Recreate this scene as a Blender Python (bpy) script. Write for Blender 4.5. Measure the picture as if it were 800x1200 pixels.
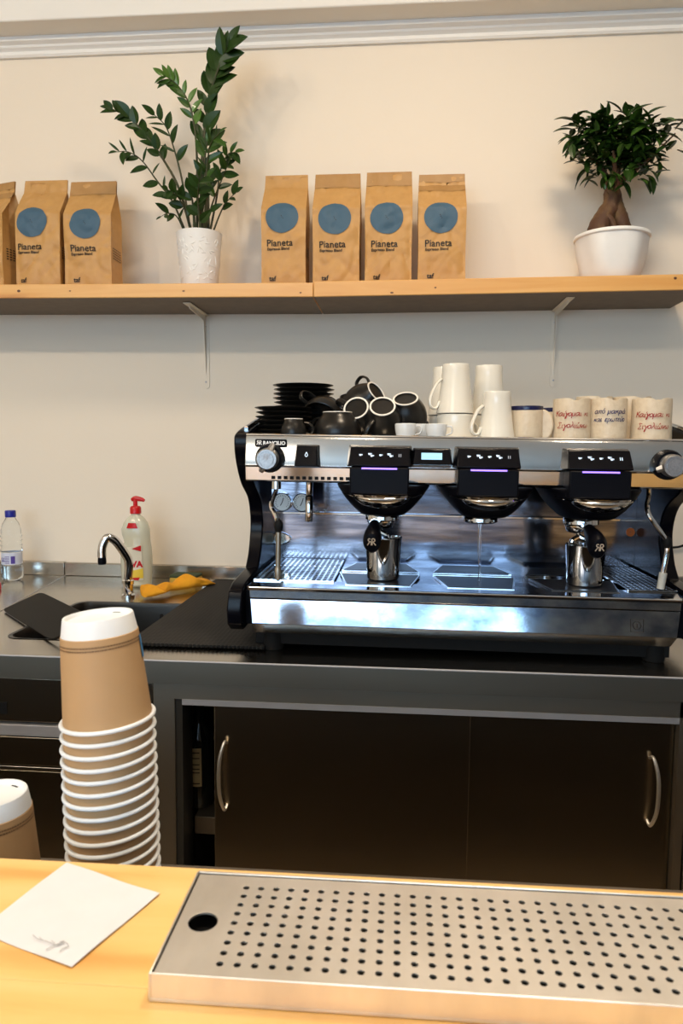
import bpy, math, random
from mathutils import Vector, Matrix, noise
PI = math.pi
C = bpy.context.scene.collection
sc = bpy.context.scene
for o in list(bpy.data.objects): bpy.data.objects.remove(o)

# ------------------------------------------------------------------ camera
FPX = 850.0
YAW, PITCH, ROLL = math.radians(4.6), math.radians(5.0), .004
CAMP = Vector((0, -2.25, 1.315))
_w = Vector((-math.sin(YAW)*math.cos(PITCH), math.cos(YAW)*math.cos(PITCH), -math.sin(PITCH)))
_r = Vector((math.cos(YAW), math.sin(YAW), 0)); _u = _r.cross(_w)
CR = _r*math.cos(ROLL)+_u*math.sin(ROLL); CU = -_r*math.sin(ROLL)+_u*math.cos(ROLL)
cam_d = bpy.data.cameras.new('camera'); cam = bpy.data.objects.new('camera', cam_d); C.objects.link(cam)
cam_d.sensor_width = 36; cam_d.sensor_fit = 'AUTO'; cam_d.lens = 36*FPX/1200
cam_d.clip_start = .02; cam_d.clip_end = 60
cam_d.dof.use_dof = True; cam_d.dof.focus_distance = 1.55; cam_d.dof.aperture_fstop = 11
m = Matrix((CR, CU, -_w)).transposed().to_4x4(); m.translation = CAMP; cam.matrix_world = m
sc.camera = cam
def at(px, py, Y):
    d = _w+CR*(px-400)/FPX+CU*(600-py)/FPX
    return CAMP+d*((Y-CAMP.y)/d.y)
def atz(px, py, Z):
    d = _w+CR*(px-400)/FPX+CU*(600-py)/FPX
    return CAMP+d*((Z-CAMP.z)/d.z)

# ------------------------------------------------------------------ view, world, lights
vs = sc.view_settings
vs.view_transform = 'Standard'; vs.look = 'None'; vs.gamma = 1; vs.use_curve_mapping = False; vs.exposure = -0.16
w = bpy.data.worlds.new('world'); sc.world = w; w.use_nodes = True
w.node_tree.nodes['Background'].inputs[0].default_value = (.75, .85, 1, 1)
w.node_tree.nodes['Background'].inputs[1].default_value = .6
def area(name, loc, target, sx, sy, power, col):
    l = bpy.data.lights.new(name, 'AREA'); l.shape = 'RECTANGLE'; l.size = sx; l.size_y = sy; l.energy = power; l.color = col
    o = bpy.data.objects.new(name, l); C.objects.link(o); o.location = loc
    o.rotation_euler = (Vector(target)-Vector(loc)).to_track_quat('-Z', 'Y').to_euler()
    return o
for lx, le in ((-2.4, 8.5), (-1.80, 10), (-1.15, 4.5), (-.2, 2), (.9, 2.0)):
    area('track_light', (lx, -2.5, 2.81), (lx*.3, 0, 1.7), .10, .10, le, (1, .83, .63))
area('ceiling_panel', (-1.2, -3.6, 2.88), (-.4, -1.2, .9), 1.2, .9, 16, (1, .86, .68))
sl = bpy.data.lights.new('bar_spot', 'SPOT'); sl.energy = 58; sl.color = (1, .88, .72); sl.spot_size = 1.0; sl.spot_blend = .7; sl.shadow_soft_size = .06
so_ = bpy.data.objects.new('bar_spot', sl); C.objects.link(so_); so_.location = (-.15, -2.15, 2.86); so_.rotation_euler = (.12, 0, 0)
area('window_daylight', (-1.3, -5.75, 1.75), (-.2, 0, 1.3), 2.6, 1.6, 46, (.66, .84, 1))
area('aisle_fill', (.3, -1.25, 2.88), (.1, -1.35, 0), .3, .3, 24, (1, .80, .58))  # added fill without a known lamp, lifts the floor mirrored in the doors

# ------------------------------------------------------------------ materials
MATS = {}
def mat(name, col, rough=.5, metal=0, col2=None, scale=(8, 8, 8), nscale=4, mix=.5, bump=0, bscale=60, bstretch=(1, 1, 1),
        spec=.5, trans=0, ior=1.45, coat=0, emit=None, estr=0, rvar=0, sss=0, ramp=(.35, .65), coord='Object'):
    if name in MATS: return MATS[name]
    M = bpy.data.materials.new(name); M.use_nodes = True; nt = M.node_tree; N = nt.nodes; L = nt.links
    b = N['Principled BSDF']; I = b.inputs
    I['Base Color'].default_value = (*col, 1); I['Roughness'].default_value = rough; I['Metallic'].default_value = metal
    I['Specular IOR Level'].default_value = spec; I['IOR'].default_value = ior; I['Transmission Weight'].default_value = trans
    I['Coat Weight'].default_value = coat; I['Coat Roughness'].default_value = .08
    if sss: I['Subsurface Weight'].default_value = sss; I['Subsurface Scale'].default_value = .01
    if emit: I['Emission Color'].default_value = (*emit, 1); I['Emission Strength'].default_value = estr
    tc = N.new('ShaderNodeTexCoord')
    mp = N.new('ShaderNodeMapping'); mp.inputs['Scale'].default_value = scale; L.new(tc.outputs[coord], mp.inputs[0])
    nz = N.new('ShaderNodeTexNoise'); nz.inputs['Scale'].default_value = nscale; nz.inputs['Detail'].default_value = 5; L.new(mp.outputs[0], nz.inputs['Vector'])
    cr = N.new('ShaderNodeValToRGB'); cr.color_ramp.elements[0].position = ramp[0]; cr.color_ramp.elements[1].position = ramp[1]
    c2 = col2 or tuple(c*.93 for c in col)
    cr.color_ramp.elements[0].color = (*col, 1); cr.color_ramp.elements[1].color = (*[a*(1-mix)+b_*mix for a, b_ in zip(col, c2)], 1)
    L.new(nz.outputs[0], cr.inputs[0]); L.new(cr.outputs[0], I['Base Color'])
    if rvar:
        mr = N.new('ShaderNodeMapRange'); mr.inputs['To Min'].default_value = max(0, rough-rvar); mr.inputs['To Max'].default_value = rough+rvar
        L.new(nz.outputs[0], mr.inputs[0]); L.new(mr.outputs[0], I['Roughness'])
    if bump:
        mp2 = N.new('ShaderNodeMapping'); mp2.inputs['Scale'].default_value = bstretch; L.new(tc.outputs[coord], mp2.inputs[0])
        n2 = N.new('ShaderNodeTexNoise'); n2.inputs['Scale'].default_value = bscale; n2.inputs['Detail'].default_value = 4; L.new(mp2.outputs[0], n2.inputs['Vector'])
        bp = N.new('ShaderNodeBump'); bp.inputs['Strength'].default_value = bump; bp.inputs['Distance'].default_value = .002
        L.new(n2.outputs[0], bp.inputs['Height']); L.new(bp.outputs[0], I['Normal'])
    MATS[name] = M
    return M
wallm = mat('cream_wall_paint', (.80, .72, .605), .75, col2=(.77, .685, .565), nscale=.6, scale=(1, 1, 1), bump=.12, bscale=90)
whitem = mat('white_paint', (.80, .79, .76), .55, nscale=1, scale=(1, 1, 1))
plasterm = mat('ceiling_plaster', (.82, .80, .75), .8, nscale=1, scale=(1, 1, 1), bump=.05)
darkwallm = mat('grey_room_wall', (.34, .32, .30), .8, nscale=1, scale=(1, 1, 1))
floorm = mat('brown_floor_tile', (.46, .36, .25), .4, col2=(.38, .29, .19), nscale=3, scale=(1, 1, 1))
def woodmat(name, c1, c2, c3, sc_=(1.2, 14, 14)):
    M = bpy.data.materials.new(name); M.use_nodes = True; nt = M.node_tree; N = nt.nodes; L = nt.links; I = N['Principled BSDF'].inputs
    tc = N.new('ShaderNodeTexCoord'); mp = N.new('ShaderNodeMapping'); mp.inputs['Scale'].default_value = sc_; L.new(tc.outputs['Object'], mp.inputs[0])
    nz = N.new('ShaderNodeTexNoise'); nz.inputs['Scale'].default_value = 2.2; nz.inputs['Detail'].default_value = 6; nz.inputs['Distortion'].default_value = .8; L.new(mp.outputs[0], nz.inputs['Vector'])
    wv = N.new('ShaderNodeTexWave'); wv.bands_direction = 'Y'; wv.inputs['Scale'].default_value = .8; wv.inputs['Distortion'].default_value = 6; wv.inputs['Detail'].default_value = 3; L.new(mp.outputs[0], wv.inputs['Vector'])
    mx = N.new('ShaderNodeMath'); mx.operation = 'MULTIPLY_ADD'; mx.inputs[1].default_value = .3; L.new(wv.outputs['Fac'], mx.inputs[0]); L.new(nz.outputs[0], mx.inputs[2])
    cr = N.new('ShaderNodeValToRGB'); e = cr.color_ramp.elements; e[0].position = .4; e[0].color = (*c1, 1); e[1].position = .95; e[1].color = (*c3, 1)
    k = e.new(.68); k.color = (*c2, 1)
    L.new(mx.outputs[0], cr.inputs[0]); L.new(cr.outputs[0], I['Base Color']); I['Roughness'].default_value = .38; I['Coat Weight'].default_value = .15
    bp = N.new('ShaderNodeBump'); bp.inputs['Strength'].default_value = .08; bp.inputs['Distance'].default_value = .001; L.new(nz.outputs[0], bp.inputs['Height']); L.new(bp.outputs[0], I['Normal'])
    return M
shelfm = woodmat('pine_shelf_wood', (.72, .40, .13), (.66, .33, .09), (.48, .20, .05))
barm = woodmat('pale_bar_wood', (.86, .56, .22), (.83, .50, .17), (.68, .34, .09), (1.5, 9, 9))
knotm = mat('wood_knot', (.10, .04, .02), .5)
steelm = mat('brushed_steel', (.50, .46, .40), .22, 1, col2=(.38, .35, .31), scale=(.5, 2.5, 2.5), nscale=3, mix=.5, bump=.015, bscale=30, bstretch=(1, 12, 12), rvar=.04)
steelv = mat('brushed_steel_dark', (.44, .39, .31), .42, 1, col2=(.38, .33, .26), scale=(1, 3, 1), nscale=3, bump=.015, bscale=20, bstretch=(15, 15, 1), rvar=.04)
doorm = mat('cabinet_door_steel', (.44, .37, .27), .24, 1, col2=(.17, .145, .11), scale=(.6, 1, 1.5), nscale=2, bump=.03, bscale=25, bstretch=(40, 1, 1))
trackm = mat('grey_aluminium', (.42, .41, .42), .45, .35)
traym = mat('satin_tray_steel', (.88, .84, .78), .42, 1, col2=(.54, .50, .44), scale=(6, 3, 3), nscale=3, bump=.03, bscale=60, rvar=.05)
chrome = mat('polished_chrome', (.80, .80, .80), .07, 1, nscale=2, rvar=.03, bump=.02, bscale=9)
mirror = mat('scratched_reflection_steel', (.56, .60, .66), .09, 1, col2=(.20, .23, .30), scale=(5, 4, 7), nscale=3.2, mix=1, rvar=.06, bump=.16, bscale=11, bstretch=(1, 1, 1.5))  # blue tint and dark blotches paint patchy window reflections into the colour
backm = mat('reflection_streaked_steel', (.34, .35, .41), .12, 1, col2=(.13, .135, .17), scale=(2.5, 2, 22), nscale=3, mix=1, rvar=.06, bump=.10, bscale=12, bstretch=(1, 1, 3))  # bluish tint and streaks paint the panel's reflections into its colour
sinkm = mat('shaded_sink_steel', (.07, .068, .065), .35, 1)  # basin shade is in the colour, far darker than the worktop steel
underm = mat('shaded_underside_wood', (.20, .155, .115), .7, col2=(.16, .12, .09))  # shade below the shelf put into a darker wood colour
dialm = mat('worn_dial_steel', (.45, .45, .45), .42, 1, col2=(.25, .25, .26), nscale=30)
blackg = mat('gloss_black_plastic', (.003, .003, .005), .2, spec=.16, nscale=2)
blackp = mat('satin_black_plastic', (.003, .003, .005), .42, nscale=2, spec=.10)
blackc = mat('black_ceramic', (.010, .009, .008), .28, nscale=6, col2=(.016, .014, .012), spec=.35)
blackr = mat('black_rubber', (.008, .008, .008), .7, spec=.2)
footm = mat('unglazed_foot', (.80, .77, .70), .6)
whitec = mat('white_glazed_ceramic', (.80, .76, .66), .14, coat=.3, nscale=3)
cwhite = mat('cool_white_ceramic', (.72, .73, .72), .18, coat=.2)
beigec = mat('beige_stoneware', (.66, .55, .40), .42, col2=(.52, .40, .26), nscale=12, ramp=(.45, .75), bump=.25, bscale=220)
cobalt = mat('cobalt_glaze', (.012, .014, .06), .2)
redink = mat('red_brush_ink', (.33, .015, .012), .5)
blueink = mat('blue_brush_ink', (.015, .018, .10), .5)
kraft = mat('kraft_bag_paper', (.52, .29, .095), .50, col2=(.42, .22, .065), nscale=5, ramp=(.3, .7), bump=.6, bscale=26, sss=0)
kraftd = mat('kraft_bag_seam', (.40, .22, .075), .5, col2=(.33, .17, .05), nscale=5, bump=.3, bscale=25)
bluep = mat('blue_print', (.045, .105, .165), .6, nscale=9, bump=.2, bscale=28)
inkm = mat('black_print', (.02, .015, .01), .6)
cupk = mat('kraft_cup_paper', (.47, .295, .145), .6, col2=(.50, .31, .15), nscale=5, bump=.15, bscale=40)
cupw = mat('white_cup_paper', (.80, .83, .85), .45, sss=0)
cupp = mat('brown_cup_print', (.20, .12, .06), .6)
cupb = mat('blue_cup_print', (.05, .20, .42), .5)
potw = mat('white_matte_pot', (.78, .78, .76), .5, bump=.2, bscale=40)
soilm = mat('dark_soil', (.05, .03, .02), .9, bump=.8, bscale=80)
stoneg = mat('white_pebbles', (.6, .58, .54), .7)
leafd = mat('dark_leaf', (.014, .038, .005), .32, col2=(.024, .060, .008), nscale=4, spec=.3)
leafm = mat('mid_green_leaf', (.040, .095, .012), .3, col2=(.022, .060, .008), nscale=4, spec=.35)
leafl = mat('young_leaf', (.07, .17, .018), .35, col2=(.04, .11, .012), nscale=4, coat=.2)
stemm = mat('plant_stem', (.035, .050, .014), .5, col2=(.06, .035, .018), nscale=6)
barkm = mat('ficus_bark', (.075, .032, .014), .7, col2=(.15, .085, .03), nscale=14, scale=(3, 3, 2), mix=1, ramp=(.45, .75), bump=1, bscale=60)
clearm = mat('clear_plastic', (.93, .96, .97), .06, trans=1, ior=1.2)
waterm = mat('water', (.95, .98, 1), .02, trans=1, ior=1.33)
bluecap = mat('blue_cap_plastic', (.015, .02, .28), .35)
redm = mat('red_plastic', (.55, .008, .010), .28)
labelw = mat('pale_label', (.62, .66, .78), .4)
purplei = mat('purple_print', (.08, .05, .30), .5)
soapm = mat('pearly_soap_bottle', (.60, .60, .50), .22, col2=(.62, .60, .42), nscale=2, coat=.4)
yellowm = mat('yellow_label', (.80, .60, .06), .4)
clothm = mat('yellow_cloth', (.80, .36, .012), .8, col2=(.62, .25, .01), nscale=6, bump=.6, bscale=120)
spongey = mat('yellow_sponge', (.55, .36, .06), .9, bump=.8, bscale=150)
spongeg = mat('green_scourer', (.05, .07, .035), .95, bump=1, bscale=200)
bottleg = mat('dark_bottle_glass', (.02, .02, .015), .08, trans=.3)
labelb = mat('beige_bottle_label', (.50, .38, .20), .5)
paperm = mat('white_paper_slip', (.70, .71, .74), .7, bump=.05, bscale=20)
greyink = mat('pencil_grey', (.25, .25, .27), .6)
ledm = mat('violet_led', (.3, .2, 1), .4, emit=(.28, .16, 1), estr=2.2)
lcdm = mat('lcd_screen', (.3, .6, .8), .4, emit=(.35, .68, .85), estr=.75)
iconm = mat('lit_icon', (.6, .75, .9), .4, emit=(.62, .80, 1), estr=.75)
icond = mat('dim_icon', (.3, .34, .4), .4, emit=(.5, .6, .8), estr=.10)
panem = mat('bright_window_pane', (.7, .85, 1), .3, emit=(.40, .68, 1), estr=5.5)
orangem = mat('orange_sticker', (.75, .16, .02), .4)
# daylight seen through the panes is uneven
nt = panem.node_tree; b_ = nt.nodes['Principled BSDF']; rp_ = nt.nodes.new('ShaderNodeValToRGB'); rp_.color_ramp.elements[0].position = .38; rp_.color_ramp.elements[1].position = .58
rp_.color_ramp.elements[0].color = (.05, .09, .16, 1); rp_.color_ramp.elements[1].color = (.42, .70, 1, 1)
nz_ = nt.nodes.new('ShaderNodeTexNoise'); nz_.inputs['Scale'].default_value = 1.8; nz_.inputs['Detail'].default_value = 3; tc_ = nt.nodes.new('ShaderNodeTexCoord')
nt.links.new(tc_.outputs['Object'], nz_.inputs['Vector']); nt.links.new(nz_.outputs[0], rp_.inputs[0]); nt.links.new(rp_.outputs[0], b_.inputs['Emission Color'])
# perforated rubber mat
def perfmat():
    M = bpy.data.materials.new('perforated_rubber'); M.use_nodes = True; nt = M.node_tree; N = nt.nodes; L = nt.links; I = N['Principled BSDF'].inputs
    tc = N.new('ShaderNodeTexCoord'); vo = N.new('ShaderNodeTexVoronoi'); vo.inputs['Scale'].default_value = 105; vo.inputs['Randomness'].default_value = 0
    L.new(tc.outputs['Object'], vo.inputs['Vector'])
    cr = N.new('ShaderNodeValToRGB'); cr.color_ramp.elements[0].position = .25; cr.color_ramp.elements[0].color = (.002, .002, .002, 1); cr.color_ramp.elements[1].position = .5; cr.color_ramp.elements[1].color = (.030, .029, .028, 1)
    L.new(vo.outputs['Distance'], cr.inputs[0]); L.new(cr.outputs[0], I['Base Color']); I['Roughness'].default_value = .7; I['Specular IOR Level'].default_value = .15
    bp = N.new('ShaderNodeBump'); bp.inputs['Strength'].default_value = .8; bp.inputs['Distance'].default_value = .002; L.new(vo.outputs['Distance'], bp.inputs['Height']); L.new(bp.outputs[0], I['Normal'])
    return M
perfm = perfmat()

# ------------------------------------------------------------------ mesh builder
def catmull(P, n=6):
    P = [Vector(p) for p in P]
    if len(P) < 3: return P
    out = []
    for i in range(len(P)-1):
        p0 = P[i-1] if i else P[0]*2-P[1]; p1 = P[i]; p2 = P[i+1]; p3 = P[i+2] if i+2 < len(P) else P[-1]*2-P[-2]
        for k in range(n):
            t = k/n
            out.append(.5*((2*p1)+(p2-p0)*t+(2*p0-5*p1+4*p2-p3)*t*t+(3*p1-p0-3*p2+p3)*t**3))
    out.append(P[-1]); return out
class MB:
    def __init__(s): s.v = []; s.f = []; s.mi = []; s.cur = 0
    def add(s, vs_, fs):
        o = len(s.v); s.v += [Vector(p) for p in vs_]; s.f += [tuple(i+o for i in f) for f in fs]; s.mi += [s.cur]*len(fs); return s
    def box(s, x0, x1, y0, y1, z0, z1):
        return s.add([(x0, y0, z0), (x1, y0, z0), (x1, y1, z0), (x0, y1, z0), (x0, y0, z1), (x1, y0, z1), (x1, y1, z1), (x0, y1, z1)],
                     [(3, 2, 1, 0), (4, 5, 6, 7), (0, 1, 5, 4), (1, 2, 6, 5), (2, 3, 7, 6), (3, 0, 4, 7)])
    def loft(s, rings, cap0=True, cap1=True, closed=True):
        n = len(rings[0]); v = [p for r in rings for p in r]; f = []
        for i in range(len(rings)-1):
            for j in range(n if closed else n-1):
                k = (j+1) % n
                f.append((i*n+j, i*n+k, (i+1)*n+k, (i+1)*n+j))
        if cap0: f.append(tuple(reversed(range(n))))
        if cap1: f.append(tuple(range((len(rings)-1)*n, len(rings)*n)))
        return s.add(v, f)
    def lathe(s, prof, n=32, c=(0, 0, 0), M=None, cap0=True, cap1=True, wob=None):
        c = Vector(c); rings = []
        for r, z in prof:
            ring = []
            for j in range(n):
                a = 2*PI*j/n; rr = max(r, 1e-5)*(wob(a, z) if wob else 1)
                p = Vector((rr*math.cos(a), rr*math.sin(a), z))
                ring.append((M @ p if M else p)+c)
            rings.append(ring)
        return s.loft(rings, cap0, cap1)
    def tube(s, P, r, n=10, ref=None, flat=1, smooth=6, caps=True):
        if not isinstance(r, (list, tuple)): r = [r]*len(P)
        Q = [Vector((*p, rr)) for p, rr in zip([tuple(p) for p in P], r)]
        if smooth and len(P) > 2:
            Q = catmull4(Q, smooth)
        pts = [q.to_3d() for q in Q]; rs = [max(q[3], 1e-4) for q in Q]
        rings = []; prev = None
        for i, p in enumerate(pts):
            t = (pts[min(i+1, len(pts)-1)]-pts[max(i-1, 0)]).normalized()
            if ref is not None: n1 = Vector(ref)
            elif prev is None: n1 = Vector((0, 0, 1)) if abs(t.z) < .9 else Vector((1, 0, 0))
            else: n1 = prev
            n1 = (n1-t*n1.dot(t)).normalized(); prev = n1; n2 = t.cross(n1)
            rings.append([p+(n1*math.cos(2*PI*j/n)+n2*math.sin(2*PI*j/n)*flat)*rs[i] for j in range(n)])
        return s.loft(rings, caps, caps)
    def prism(s, poly, axis, a, b):
        n = len(poly)
        def P(u, v, t):
            return {'x': (t, u, v), 'y': (u, t, v), 'z': (u, v, t)}[axis]
        v = [P(u, w_, a) for u, w_ in poly]+[P(u, w_, b) for u, w_ in poly]
        f = [tuple(range(n)), tuple(reversed(range(n, 2*n)))]+[(i, i+n, (i+1) % n+n, (i+1) % n) for i in range(n)]
        return s.add(v, f)
    def ellipsoid(s, c, rx, ry, rz, nu=16, nv=10, zmin=-1, zmax=1):
        a0 = math.asin(zmin); a1 = math.asin(zmax)
        rings = [[Vector(c)+Vector((rx*math.cos(a)*math.cos(2*PI*j/nu), ry*math.cos(a)*math.sin(2*PI*j/nu), rz*math.sin(a))) for j in range(nu)]
                 for a in [a0+(a1-a0)*i/nv for i in range(nv+1)]]
        return s.loft(rings)
    def xf(s, M, start=0):
        for i in range(start, len(s.v)): s.v[i] = M @ s.v[i]
        return s
    def off(s, d): return s.xf(Matrix.Translation(-Vector(d)))
def catmull4(P, n):
    out = []
    for i in range(len(P)-1):
        p0 = P[i-1] if i else P[0]*2-P[1]; p1 = P[i]; p2 = P[i+1]; p3 = P[i+2] if i+2 < len(P) else P[-1]*2-P[-2]
        for k in range(n):
            t = k/n
            out.append(.5*((2*p1)+(p2-p0)*t+(2*p0-5*p1+4*p2-p3)*t*t+(3*p1-p0-3*p2+p3)*t**3))
    out.append(P[-1]); return out
def mesh(name, mb, mats, smooth=35):
    me = bpy.data.meshes.new(name); me.from_pydata([tuple(v) for v in mb.v], [], mb.f)
    if not isinstance(mats, (list, tuple)): mats = [mats]
    for m_ in mats: me.materials.append(m_)
    if len(mats) > 1: me.polygons.foreach_set('material_index', mb.mi)
    import bmesh
    bm = bmesh.new(); bm.from_mesh(me)
    bmesh.ops.remove_doubles(bm, verts=bm.verts, dist=2e-6)
    bmesh.ops.recalc_face_normals(bm, faces=bm.faces); bm.to_mesh(me); bm.free()
    if smooth:
        me.polygons.foreach_set('use_smooth', [True]*len(me.polygons)); me.set_sharp_from_angle(angle=math.radians(smooth))
    me.update(); return me
def obj(name, mb, mats, parent=None, bevel=0, seg=2, smooth=35, org=None, kind=None, label=None):
    """one mesh object; when it has a parent the geometry is given in the parent's own frame"""
    if org is not None: mb.off(org)
    o = bpy.data.objects.new(name, mesh(name, mb, mats, smooth)); C.objects.link(o)
    if parent: o.parent = parent
    if bevel:
        b = o.modifiers.new('bevel', 'BEVEL'); b.width = bevel; b.segments = seg; b.limit_method = 'ANGLE'; b.angle_limit = math.radians(40)
        b.use_clamp_overlap = True
    if kind: o['kind'] = kind
    if label: o['label'] = label
    return o
def tag(o, label, cat, group=None):
    o['label'] = label; o['category'] = cat
    if group: o['group'] = group
    return o
def thing(name, label, cat, loc=(0, 0, 0), group=None, M=None):
    o = bpy.data.objects.new(name, None); C.objects.link(o); o.empty_display_size = .02
    if M is not None: o.matrix_world = Matrix.Translation(Vector(loc)) @ M
    else: o.location = loc
    return tag(o, label, cat, group)
def struct(name, mb, m_, bevel=0, parent=None, smooth=35):
    o = obj(name, mb, m_, parent, bevel, smooth=smooth)
    if not parent: o['kind'] = 'structure'
    return o
def tree_copy(root, loc, M=None, label=None):
    def cp(o, par):
        c = o.copy(); C.objects.link(c); c.parent = par; c.matrix_parent_inverse = o.matrix_parent_inverse.copy()
        for ch in kids.get(o.name, []): cp(ch, c)
        return c
    kids = {}
    for o in bpy.data.objects:
        if o.parent: kids.setdefault(o.parent.name, []).append(o)
    r = cp(root, None)
    if M is not None: r.matrix_world = Matrix.Translation(Vector(loc)) @ M
    else: r.location = loc
    if label: r['label'] = label
    return r
_tx = {}
def textgeo(s, size, shear=0, bold=0, mirror_=False):
    k = (s, size, shear, bold)
    if k not in _tx:
        cu = bpy.data.curves.new('t', 'FONT'); cu.body = s; cu.size = size; cu.shear = shear; cu.offset = bold; cu.resolution_u = 3
        o = bpy.data.objects.new('t', cu); C.objects.link(o)
        dg = bpy.context.evaluated_depsgraph_get(); me = bpy.data.meshes.new_from_object(o.evaluated_get(dg))
        _tx[k] = ([(v.co.x, v.co.y) for v in me.vertices], [tuple(p.vertices) for p in me.polygons])
        bpy.data.objects.remove(o); bpy.data.curves.remove(cu); bpy.data.meshes.remove(me)
    return _tx[k]
def text(mb, s, size, fn, x=0, y=0, align='l', shear=0, bold=0, flip=False, width=None):
    v, f = textgeo(s, size, shear, bold)
    if not v: return 0
    x0 = min(p[0] for p in v); x1 = max(p[0] for p in v); k = width/(x1-x0) if width else 1
    sh = {'l': -x0*k, 'c': -(x0+x1)/2*k, 'r': -x1*k}[align]
    mb.add([fn((-(p[0]*k+sh) if flip else p[0]*k+sh)+x, p[1]*(k if width else 1)+y) for p in v], f); return (x1-x0)*k
def stroke(mb, pts, r, fn):
    """flat brush stroke through 2D points"""
    P = catmull([Vector((p[0], p[1], 0)) for p in pts], 5); L_ = []
    for i, p in enumerate(P):
        t = (P[min(i+1, len(P)-1)]-P[max(i-1, 0)]).normalized(); n = Vector((-t.y, t.x, 0))*r
        L_.append((fn(*(p+n).to_2d()), fn(*(p-n).to_2d())))
    v = [q for pr in L_ for q in pr]
    mb.add(v, [(2*i, 2*i+1, 2*i+3, 2*i+2) for i in range(len(L_)-1)])
def emblem(mb, cx, cy, h, fn, r):
    """two facing R-like loops drawn with one line weight"""
    k = h/2
    stroke(mb, [(cx+k*.10, cy-k), (cx+k*.22, cy-k*.2), (cx+k*.12, cy+k*.8), (cx+k*.75, cy+k*.85), (cx+k*.95, cy+k*.35), (cx+k*.5, cy-k*.02), (cx+k*.85, cy-k*.55), (cx+k*1.2, cy-k)], r, fn)
    stroke(mb, [(cx-k*.10, cy-k), (cx-k*.15, cy+k*.0), (cx-k*.55, cy+k*.1), (cx-k*.95, cy+k*.45), (cx-k*.75, cy+k*.9), (cx-k*.3, cy+k*.8)], r, fn)
    stroke(mb, [(cx-k*.5, cy+k*.05), (cx-k*.85, cy-k*.5), (cx-k*1.2, cy-k)], r, fn)
GL = {'α': ([[(1, .9), (.6, 1), (.15, .8), (0, .4), (.2, .02), (.55, .1), (.85, .5), (1, .95)], [(1, .95), (.95, .3), (1.1, .02), (1.3, .1)]], 1.35),
 'κ': ([[(.1, 1), (.1, 0)], [(.8, 1), (.15, .45), (.45, .5), (.85, 0)]], 1.0), 'Κ': ([[(.1, 1.7), (.05, 0)], [(1, 1.7), (.1, .8), (.5, .9), (1, 0)]], 1.15),
 'ι': ([[(.1, 1), (.1, .15), (.25, 0), (.4, .12)]], .52), 'γ': ([[(0, .85), (.2, 1), (.45, .3), (.4, -.6), (.2, -.7), (.25, -.3), (.6, .4), (.85, 1)]], .95),
 'ο': ([[(.5, 1), (.1, .8), (.05, .3), (.4, 0), (.8, .25), (.8, .75), (.5, 1)]], .98), 'μ': ([[(.1, 1), (.05, -.7)], [(.1, .3), (.3, 0), (.6, .1), (.75, .9)], [(.75, 1), (.75, .2), (.95, 0)]], 1.1),
 'Σ': ([[(1, 1.5), (.1, 1.65), (.6, .85), (0, .05), (1.05, .05)]], 1.2), 'λ': ([[(.1, 1.7), (.35, 1.5), (.8, 0)], [(.45, .9), (0, 0)]], .95),
 'ω': ([[(.2, 1), (0, .5), (.2, .02), (.5, .2), (.55, .6), (.6, .2), (.85, 0), (1.1, .4), (.95, 1)]], 1.3), 'ν': ([[(0, 1), (.3, .05), (.75, .9)]], .88),
 'π': ([[(.25, .9), (.2, 0)], [(.75, .9), (.75, .1), (.9, 0)], [(0, .85), (.3, 1), (1, 1)]], 1.1), 'ρ': ([[(.1, -.7), (.1, .6), (.4, 1), (.8, .6), (.5, .05), (.15, .2)]], .98),
 'τ': ([[(0, .9), (.8, 1)], [(.4, .95), (.4, .1), (.6, 0)]], .85), 'ε': ([[(.75, .9), (.3, 1), (.15, .7), (.45, .55), (.05, .35), (.2, .02), (.7, .1)]], .85), 'υ': ([[(0, 1), (.1, .2), (.45, 0), (.75, .5), (.65, 1)]], .9), ' ': ([], .8)}
for a_, b_ in (('ί', 'ι'), ('ώ', 'ω'), ('ό', 'ο'), ('ά', 'α'), ('ύ', 'υ')): GL[a_] = (GL[b_][0]+[[(.35, 1.3), (.6, 1.65)]], GL[b_][1])
def script(mb, s, x, z, h, fn, r=.00068, slant=.22, seed=1):
    rn = random.Random(seed)
    for ch in s:
        st, adv = GL[ch]; j = rn.uniform(-.08, .08)
        for P in st: stroke(mb, [(x+h*(px+slant*py), z+h*(py+j)) for px, py in P], r*rn.uniform(.8, 1.25), fn)
        x += h*adv*1.02
def rrect(x0, x1, y0, y1, r, n=5):
    out = []
    for cx, cy, a in ((x1-r, y1-r, 0), (x0+r, y1-r, PI/2), (x0+r, y0+r, PI), (x1-r, y0+r, 3*PI/2)):
        for i in range(n+1):
            t = a+PI/2*i/n; out.append((cx+r*math.cos(t), cy+r*math.sin(t)))
    return out
ORD = ['topmost', 'second', 'third', 'fourth', 'fifth', 'sixth', 'seventh', 'eighth', 'ninth', 'tenth', 'eleventh', 'twelfth', 'thirteenth', 'fourteenth', 'fifteenth', 'sixteenth', 'seventeenth', 'eighteenth']

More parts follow.
